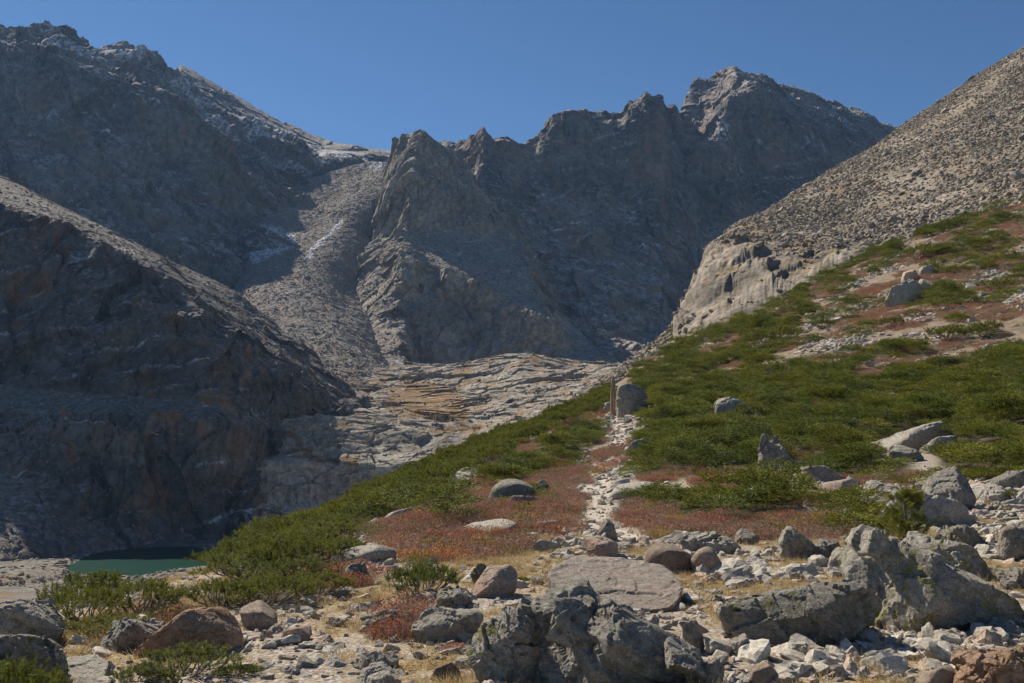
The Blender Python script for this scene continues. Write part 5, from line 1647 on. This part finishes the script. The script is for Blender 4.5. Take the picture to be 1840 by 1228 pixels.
pine_at(440, 1030, 150, 1, "pine in the thicket's middle with its crown above the lake's right end", 1.0)
pine_at(1330, 952, 75, 3, "small pine in the red shrubs by the rock field", 0.7)
pine_at(1800, 900, 60, 2, "small pine among the pale stones at the right edge", 0.9)
pine_at(932, 1048, 44, 4, "tiny pine right of the pink wedge boulder", 0.9)

# the pine sapling behind the pyramid boulder
def sapling_meshes(seed, H):
    g = np.random.default_rng(seed)
    tubes = [tube_np([(0, 0, 0), (0.02, 0, H * 0.4), (0.0, 0.01, H * 0.75), (0.02, 0, H)], [0.03, 0.024, 0.015, 0.005], 7)]
    ends, dirs = [], []
    for i in range(46):
        t = g.uniform(0.06, 0.9)
        a = g.uniform(0, 6.28)
        L = (1 - t) ** 0.8 * H * 0.62 * g.uniform(0.6, 1.0) + 0.06
        p0 = np.array([0.01, 0, H * t])
        e = p0 + np.array([math.cos(a) * L, math.sin(a) * L, 0.12 * L + 0.05])
        tubes.append(tube_np([p0, (p0 + e) / 2 + np.array([0, 0, -0.02]), e], [0.010, 0.008, 0.004], 4))
        for j in range(int(5 + 9 * L)):
            s = g.uniform(0.3, 1.0)
            q = p0 + (e - p0) * s + g.normal(0, 0.05, 3)
            ends.append(q)
            dirs.append(unit(np.array([math.cos(a) * 0.8, math.sin(a) * 0.8, 0.9]) + g.normal(0, 0.25, 3)))
    for j in range(12):
        ends.append(np.array([0.015, 0, H * g.uniform(0.7, 1.0)]))
        dirs.append(unit(np.array([g.normal(0, 0.4), g.normal(0, 0.4), 1.0])))
    ends, dirs = np.array(ends), np.array(dirs)
    nn = 48
    i = np.repeat(np.arange(len(ends)), nn)
    s = g.random(len(i))
    base = ends[i] + dirs[i] * (0.11 * s)[:, None]
    rd = unit(np.cross(dirs[i], g.normal(size=(len(i), 3))))
    d = dirs[i] * g.uniform(0.5, 1.0, len(i))[:, None] + rd * (1 - 0.4 * s)[:, None]
    T = blades(base, d, 0.06 * g.uniform(0.75, 1.15, len(i)), np.full(len(i), 0.0055), g)
    return (join_tubes("trunk", tubes, M['bark']), tri_mesh("crown", T, np.stack([0.2 * s, 0.2 * s, 0.2 + 0.4 * s], 1), np.repeat(g.random(len(ends)), nn), M['needle']))
P = hit(1628, 975)
P = U(1628, 975, 12.6) if P is None else P
o = bpy.data.objects.new("pine_sapling", None)
COL.objects.link(o)
z, _n = drop_z(P[0], P[1])
o.location = (P[0], P[1], z - 0.05)
o["label"] = "young pine tree with a tall leader behind the pyramid boulder"
o["category"] = "tree"
for nm, me in zip(("trunk", "crown"), sapling_meshes(55, 0.72)):
    c = bpy.data.objects.new(nm, me)
    COL.objects.link(c)
    c.parent = o

# dead trunk by the trail
g = np.random.default_rng(64)
Pd = hit(1101, 748)
hh = 72 * Pd[1] / F
pts = [(0, 0, -0.15), (0.01, 0, hh * 0.25), (0.03, 0.02, hh * 0.5), (0.05, 0.0, hh * 0.8), (0.07, 0, hh)]
V, f = tube_np(hermite(np.array(pts), 40), np.interp(np.linspace(0, 1, 40), [0, 0.15, 0.6, 0.9, 1], np.array([0.30, 0.22, 0.19, 0.15, 0.04])), 16)
V = V + vnormals(V, np.vstack([f[:, :3], f[:, [0, 2, 3]]])) * (0.05 * fbm(V, 0.25, 4, 8, stretch=(1, 1, 6)))[:, None]
o = link("dead_trunk", mesh_np("dead_trunk", V, f, M['wood']), label="bare weathered tree trunk standing upright at the trail's far end", category="dead tree")
o.location = Pd
V, f = tube_np([(0.05, 0, hh * 0.5), (-0.08, 0.02, hh * 0.62), (-0.13, 0.02, hh * 0.66)], [0.05, 0.035, 0.008], 7)
c = link("branch_stub", mesh_np("branch_stub", V, f, M['wood']))
c.parent = o

# the pine thicket along the edge of the slope: the largest bushes one by one, the rest as one mass
thick = [(x, y) for x, y in pine_poly]
def in_thicket(P3d):
    return inside(pix(P3d), thick)
w_th = np.where(vm(pine_s) > 0.5, 1.0, 0.0) * sstep(10, 13, rad_f)
P, fi = scatter(1.9 * w_th, 51)
order = np.argsort(np.linalg.norm(P[:, :2], axis=1))
P = P[order]
d_ = np.linalg.norm(P[:, :2], axis=1)
keep_pts = []
for q in P:
    dd = math.hypot(q[0], q[1])
    md = (0.55 + 0.009 * dd) * (0.75 + 0.6 * srng.random())
    if any((q[0] - a[0]) ** 2 + (q[1] - a[1]) ** 2 < md * md for a in keep_pts):
        continue
    # leave the big rocks free
    if any((q[0] - a) ** 2 + (q[1] - b) ** 2 < (c * 0.8 + 0.2) ** 2 for a, b, c in taken if c > 0.25):
        continue
    keep_pts.append(q)
keep_pts = np.array(keep_pts)
nth = 190
for i, q in enumerate(keep_pts[:nth]):
    dd = math.hypot(q[0], q[1])
    plant_pine(q[0], q[1], srng.uniform(0.6, 1.25) * (0.9 + 0.008 * dd), i, "low wind-cut pine, one of the thicket along the slope's left edge",
               dd > 26, "pines of the thicket along the slope's left edge", srng.uniform(0.6, 1.15))
rest = keep_pts[nth:]

def merged_far_pine(i):
    """branches and needles of one bush in one mesh, for the mass"""
    return PINES_FAR[i][1]
g = np.random.default_rng(52)
# a few more on the upper slope and on the edge line behind
up_w = 0.035 * sstep(70, 100, rad_f) * inside(fc_q, [(1120, 680), (1165, 640), (1250, 592), (1400, 532), (1560, 455), (1620, 470), (1400, 620), (1200, 700)])
P2, _i = scatter(up_w, 53)
rest = np.vstack([rest, P2]) if len(P2) else rest
n = len(rest)
s = g.uniform(0.7, 1.3, n) * (1.0 + 0.004 * np.linalg.norm(rest[:, :2], axis=1))
gn_scatter("pine_thicket", rest, np.column_stack([np.zeros((n, 2)), g.uniform(-0.8, 0.8, n)]), np.column_stack([s, s, s * g.uniform(0.8, 1.3, n)]),
           g.integers(0, 5, n), [merged_far_pine(i) for i in range(5)], kind="stuff", label="far part of the dark green pine thicket along the slope's edge")
print("thicket", len(keep_pts), n)

# single pines and junipers on the upper slope: each its own thing
UP = [(1480, 590, 62), (1530, 578, 44), (1655, 468, 70), (1690, 458, 46), (1720, 495, 66), (1790, 520, 80), (1822, 505, 50), (1770, 455, 40), (1560, 540, 40), (1600, 590, 56),
      (1450, 560, 40), (1500, 530, 40), (1700, 560, 60), (1390, 600, 48), (1345, 608, 50), (1300, 640, 54), (1250, 650, 46), (1215, 655, 44), (1185, 668, 44), (1160, 690, 54), (1200, 700, 40),
      (1560, 585, 40), (1640, 545 + 25, 44), (1180, 735, 60), (1225, 740, 40)]
gu = random.Random(17)
while len(UP) < 62:
    px, py = gu.uniform(1160, 1830), gu.uniform(600, 850)
    if any(inside(np.array([[px, py]]), p)[0] for p in green_polys[:1] + green_polys[5:7]) or inside(np.array([[px, py]]), upper_poly)[0]:
        if not in_hero(px, py) and not in_hero(px, py + 12):
            UP.append((px, py, gu.uniform(40, 95)))
for i, (px, py, w) in enumerate(UP):
    o = pine_at(px, py, w, i, "", gu.uniform(0.55, 0.95), py < 780, "up")

# juniper mats: flat sprays
def juniper_mesh(seed, R_, H_, nspray, nleaf, lw):
    g = np.random.default_rng(seed)
    a = g.uniform(0, 6.283, nspray)
    rr_ = np.sqrt(g.random(nspray)) * R_
    base = np.column_stack([np.cos(a) * rr_, np.sin(a) * rr_, H_ * (0.25 + 0.75 * (1 - (rr_ / R_) ** 2)) * g.uniform(0.5, 1.0, nspray)])
    d = unit(np.column_stack([np.cos(a) * 0.9 + g.normal(0, 0.4, nspray), np.sin(a) * 0.9 + g.normal(0, 0.4, nspray), g.uniform(0.05, 0.55, nspray)]))
    L = g.uniform(0.10, 0.22, nspray)
    i = np.repeat(np.arange(nspray), nleaf)
    s = g.random(len(i))
    b = base[i] + d[i] * (L[i] * s)[:, None]
    rd = unit(np.cross(d[i], g.normal(size=(len(i), 3))))
    dd = d[i] * 1.0 + rd * (0.9 - 0.5 * s)[:, None]
    T = blades(b, dd, g.uniform(0.025, 0.045, len(i)), np.full(len(i), lw), g)
    hz = np.clip(b[:, 2] / H_, 0, 1)
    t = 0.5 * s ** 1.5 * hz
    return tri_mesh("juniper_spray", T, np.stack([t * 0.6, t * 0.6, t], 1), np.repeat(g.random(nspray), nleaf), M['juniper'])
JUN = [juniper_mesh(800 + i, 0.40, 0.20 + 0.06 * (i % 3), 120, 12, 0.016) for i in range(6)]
gdens = vm(grn_s)
lod = np.clip(38 / np.maximum(rad_f, 1), 0.16, 1.0)          # farther plants are larger and fewer
def mounds(P0):
    """heights of the low domes the mats are made of, 0 in the furrows between them"""
    Wd = P0 + 0.35 * np.column_stack([fbm(P0, 1.0, 2, 155), fbm(P0, 1.0, 2, 156), np.zeros(len(P0))])
    f1, f2, c = worley(Wd * np.array([1, 1, 0]), 2.5, 154, (1, 1.4, 1))
    g1_, g2_, c2 = worley(Wd * np.array([1, 1, 0]), 0.9, 157, (1, 1.2, 1))
    edge_ = sstep(0.0, 0.34, f2 - f1)
    return edge_ * (0.45 + 0.55 * c) * (0.75 + 0.25 * sstep(0.0, 0.35, g2_ - g1_)) * sstep(-0.65, 0.1, fbm(P0, 4, 2, 158)), c
mound, _c = mounds(C0)
tdist = segdist(_tri_c[:, :2], trail_w[::2])
P, fi = scatter(np.where((gdens > 0.45) & (mound > 0.09) & (tdist > 0.8 + 0.006 * rad_f), 10.5, 0) * lod ** 1.4, 61)
# no plant stands on a rock, and those just in front of one stay low
low_k = np.ones(len(P))
dead = np.zeros(len(P), bool)
CLEAR = [(h[3][:2], h[4]) for h in HEROES] + [(t[4][:2], t[2]) for t in stones if t[2] > 0.10]
for hp, hr in CLEAR:
    e = P[:, :2] - hp
    dead |= (np.abs(e[:, 0]) < hr * 0.95) & (np.abs(e[:, 1]) < hr * 0.7)
    low_k = np.where((np.abs(e[:, 0]) < hr * 1.25) & (e[:, 1] < 0) & (e[:, 1] > -1.2 - hr * 3), 0.2, low_k)
low_k = np.where(segdist(P[:, :2], trail_w[::2]) < 2.0, np.minimum(low_k, 0.45), low_k)
P, fi, low_k = P[~dead], fi[~dead], low_k[~dead]
g = np.random.default_rng(62)
n = len(P)
P0_ = np.column_stack([P[:, :2], np.zeros(n)])
bump_h, cell_c = mounds(P0_)
s = g.uniform(0.75, 1.2, n) * (1 / np.clip(38 / np.maximum(np.linalg.norm(P[:, :2], axis=1), 1), 0.16, 1)) ** 0.62
low = 0.55 + 0.7 * bump_h
low *= 0.45 + 0.55 * low_k
P[:, 2] += 0.85 * bump_h * low_k * (1 + 0.006 * np.linalg.norm(P[:, :2], axis=1)) - 0.03
gn_scatter("juniper_mat", P, np.column_stack([g.normal(0, 0.12, (n, 2)), g.uniform(0, 6.28, n)]), np.column_stack([s, s, s * low]), g.integers(0, 6, n), JUN,
           kind="stuff", label="green juniper ground cover spread over the slope")
print("juniper", n)

# red heath: thin twigs with small leaves
def heath_mesh(seed, R_, H_, n, mat, mat2):
    g = np.random.default_rng(seed)
    a = g.uniform(0, 6.283, n)
    rr_ = np.sqrt(g.random(n)) * R_
    b = np.column_stack([np.cos(a) * rr_, np.sin(a) * rr_, H_ * g.uniform(0.15, 1.0, n) * (1 - 0.5 * (rr_ / R_) ** 2)])
    d = g.normal(size=(n, 3)) + np.array([0, 0, 0.7])
    T = blades(b, d, g.uniform(0.018, 0.034, n), np.full(n, 0.014), g)
    tw = n // 5
    b2 = np.column_stack([np.cos(a[:tw]) * rr_[:tw], np.sin(a[:tw]) * rr_[:tw], np.zeros(tw)])
    T2 = blades(b2, np.column_stack([np.cos(a[:tw]) * 0.35, np.sin(a[:tw]) * 0.35, np.ones(tw)]) + g.normal(0, 0.2, (tw, 3)), np.full(tw, H_ * 1.1), np.full(tw, 0.005), g)
    A = np.vstack([T, T2])
    me = tri_mesh("heath_sprig", A, np.tile([0, 0, 0.6], (len(A), 1)), g.random(len(A)), mat)
    me.materials.append(mat2)
    mi = np.concatenate([np.zeros(n, np.int32), np.ones(tw, np.int32)])
    me.polygons.foreach_set("material_index", mi)
    return me
HEA = [heath_mesh(820 + i, 0.26, 0.15 + 0.03 * (i % 3), 420 if i != 3 else 200, M[m_], M['twig']) for i, m_ in enumerate(['heath', 'heath', 'heath', 'twig', 'yellow', 'juniper'])]
rdens = vm(red_s)
P, fi = scatter(np.where(rdens > 0.4, 20.0, 0) * (0.25 + 0.75 * sstep(-0.35, 0.1, fbm(C0, 1.8, 4, 171))) * np.clip(26 / np.maximum(rad_f, 1), 0.1, 1.0) ** 1.5, 71)
n = len(P)
s = g.uniform(0.7, 1.2, n) * (1 / np.clip(26 / np.maximum(np.linalg.norm(P[:, :2], axis=1), 1), 0.1, 1)) ** 0.65
gn_scatter("red_heath", P, np.column_stack([g.normal(0, 0.1, (n, 2)), g.uniform(0, 6.28, n)]), np.column_stack([s, s, s * g.uniform(0.7, 1.2, n) / np.maximum(s, 1) ** 0.4]), g.choice(6, n, p=[0.24, 0.24, 0.22, 0.17, 0.04, 0.09]), HEA,
           kind="stuff", label="red-brown autumn heath covering the ground between the rocks")
print("heath", n)

# dry grass
def grass_mesh(seed, n, R_, H_):
    g = np.random.default_rng(seed)
    a = g.uniform(0, 6.283, n)
    b = np.column_stack([np.cos(a), np.sin(a), np.zeros(n)]) * (R_ * np.sqrt(g.random(n)))[:, None]
    d = np.column_stack([np.cos(a) * 0.7, np.sin(a) * 0.7, np.full(n, 0.9)]) + g.normal(0, 0.35, (n, 3))
    T = blades(b, d, H_ * g.uniform(0.5, 1.1, n), np.full(n, 0.004), g)
    return tri_mesh("grass_tuft", T, np.tile([0, 0, 1.0], (n, 1)), g.random(n), M['grass'])
GRS = [grass_mesh(840 + i, 70, 0.09, 0.055 + 0.02 * (i % 3)) for i in range(5)]
gm = np.maximum(vm(grass_s) * (1 - 0.75 * veg_f), 0.3 * vm(red_s) * sstep(45, 20, rad_f))
P, fi = scatter(np.where(gm > 0.2, 75 * gm, 0) * np.clip(11 / np.maximum(rad_f, 1), 0.1, 1.0) ** 1.2, 81)
n = len(P)
s = g.uniform(0.6, 1.3, n) * (1 / np.clip(11 / np.maximum(np.linalg.norm(P[:, :2], axis=1), 1), 0.2, 1)) ** 0.6
gn_scatter("dry_grass", P, np.column_stack([g.normal(0, 0.15, (n, 2)), g.uniform(0, 6.28, n)]), np.column_stack([s, s, s * g.uniform(0.6, 1.2, n)]), g.integers(0, 5, n), GRS,
           kind="stuff", label="short dry tan grass growing between the stones")
print("grass", n)

# single low shrubs in autumn colours
def autumn_shrub(px, py, wpx, mat, label, tall=1.0, seed=1):
    P = hit(px, py)
    R_ = wpx / 2 * P[1] / F
    me = heath_mesh(860 + seed, 0.30, 0.26 * tall, 1500, M[mat], M['twig'])
    o = bpy.data.objects.new("shrub", None)
    COL.objects.link(o)
    z, _n = drop_z(P[0], P[1])
    o.location = (P[0], P[1], z - 0.02)
    s = R_ / 0.30
    o.scale = (s, s, s)
    o["label"], o["category"] = label, "shrub"
    tubes = []
    gg = np.random.default_rng(seed)
    for i in range(16):
        a = gg.uniform(0, 6.28)
        q = np.array([math.cos(a) * 0.22, math.sin(a) * 0.22, 0.2 * tall]) * gg.uniform(0.6, 1.1)
        tubes.append(tube_np([(0, 0, 0), q * 0.5 + gg.normal(0, 0.02, 3), q], [0.006, 0.004, 0.002], 4))
    c = link("stems", join_tubes("stems", tubes, M['twig']))
    c.parent = o
    c = link("foliage", me)
    c.parent = o
autumn_shrub(705, 1145, 95, 'heath', "red-leaved shrub left of the white-topped boulder", 0.9, 1)
autumn_shrub(1185, 972, 62, 'yellow', "round shrub with orange and yellow leaves right of the pink square block", 1.1, 2)
autumn_shrub(1135, 935, 60, 'heath', "dark red shrub right of the trail's near bend", 1.1, 3)
autumn_shrub(1172, 915, 50, 'yellow', "yellow-leaved shrub on the right bank of the trail", 0.9, 4)
autumn_shrub(785, 945, 44, 'yellow', "yellow-leaved shrub in the red heath", 0.8, 5)
autumn_shrub(315, 1115, 90, 'heath', "bright red-orange shrub behind the whale-back boulder", 0.8, 6)
autumn_shrub(640, 1052, 70, 'heath', "dark red shrub at the foot of the light grey bulging rock", 0.9, 7)
autumn_shrub(820, 1170, 60, 'heath', "thin red shrub in front of the white-topped boulder", 0.7, 8)
autumn_shrub(1085, 850, 46, 'yellow', "pale yellow shrub beside the trail above the rounded rim rock", 0.8, 9)
# ------------------------------------------------------------------ labels of the stones and the slope pines
for o, short, q, P, s, O in HEROES:
    o["kind"] = "thing"
    o["category"] = {"standing_stone": "stone", "rock_slab": "slab", "rock_outcrop": "outcrop"}.get(o.name.split(".")[0], "boulder")
LM = [(short, q, P) for o, short, q, P, s, O in HEROES if short]
LM += [("the dead trunk", np.array([1101, 748]), np.array(Pd)), ("the bushy lone pine", np.array([748, 1068]), hit(748, 1068)), ("the low front pine", np.array([330, 1215]), hit(330, 1215))]
ORD = ["", "second", "third", "fourth", "fifth", "sixth", "seventh", "eighth", "ninth", "tenth", "eleventh", "twelfth", "thirteenth", "fourteenth", "fifteenth", "sixteenth", "seventeenth", "eighteenth", "nineteenth", "twentieth"]
items = []
for o, mat, r, q, P in stones:
    d = [np.linalg.norm((P - l[2])[:2]) for l in LM]
    i = int(np.argmin(d))
    dq = q - LM[i][1]
    if abs(dq[0]) > 1.6 * abs(dq[1]):
        rel = "right of" if dq[0] > 0 else "left of"
    else:
        rel = "in front of" if dq[1] > 0 else "behind"
    items.append((o, COLOUR_W[mat], rel, LM[i][0], d[i], r))
from collections import defaultdict
buckets = defaultdict(list)
for it in items:
    buckets[it[1:4]].append(it)
for (cw, rel, lm), its in buckets.items():
    its.sort(key=lambda t: t[4])
    for n_i, it in enumerate(its):
        o = it[0]
        order = "" if len(its) == 1 else ("nearest " if n_i == 0 else (ORD[min(n_i, 19)] + " nearest "))
        big = "slab-like stone" if o.scale[2] < 0.85 * o.scale[0] else "stone"
        o["label"] = ("%s%s %s %s %s" % (order, cw, big, rel, lm)).strip()
        o["category"] = "stone"
        o["group"] = "loose stones on the mountainside"
seen = defaultdict(list)
ups = [o for o, lm in plants if lm == "up"]
for o in ups:
    P = np.array(o.location)
    q = pix(P)
    d = [np.linalg.norm(q - l[1]) for l in LM]
    i = int(np.argmin(d))
    dq = q - LM[i][1]
    rel = ("right of" if dq[0] > 0 else "left of") if abs(dq[0]) > abs(dq[1]) else ("below" if dq[1] > 0 else "above")
    seen[(rel, LM[i][0])].append((d[i], o))
for (rel, lm), v in seen.items():
    v.sort(key=lambda t: t[0])
    for n_i, (dd, o) in enumerate(v):
        order = "" if len(v) == 1 else ("nearest " if n_i == 0 else (ORD[min(n_i, 19)] + " nearest "))
        o["label"] = "%sdark green dwarf pine %s %s on the hillside" % (order, rel, lm)
        o["group"] = "dwarf pines on the hillside"
print("stones", len(stones), "heroes", len(HEROES))
# ------------------------------------------------------------------ haze
k = NT("mountain_air")
t = k.t
out = next(n for n in t.nodes if n.type == 'OUTPUT_MATERIAL')
t.nodes.remove(k.b)
pv = t.nodes.new("ShaderNodeVolumePrincipled")
pv.inputs["Color"].default_value = (0.34, 0.58, 1.0, 1)
pv.inputs["Density"].default_value = 0.000028
pv.inputs["Anisotropy"].default_value = 0.35
t.links.new(pv.outputs[0], out.inputs["Volume"])
bm = bmesh.new()
bmesh.ops.create_cube(bm, size=1.0)
for v in bm.verts:
    v.co = ((v.co.x) * 5000, 1500 + v.co.y * 3700, -200 + (v.co.z + 0.5) * 1250)
me = bpy.data.meshes.new("haze")
bm.to_mesh(me)
bm.free()
me.materials.append(k.m)
link("haze", me, kind="stuff", label="thin blue mountain air between the peaks")
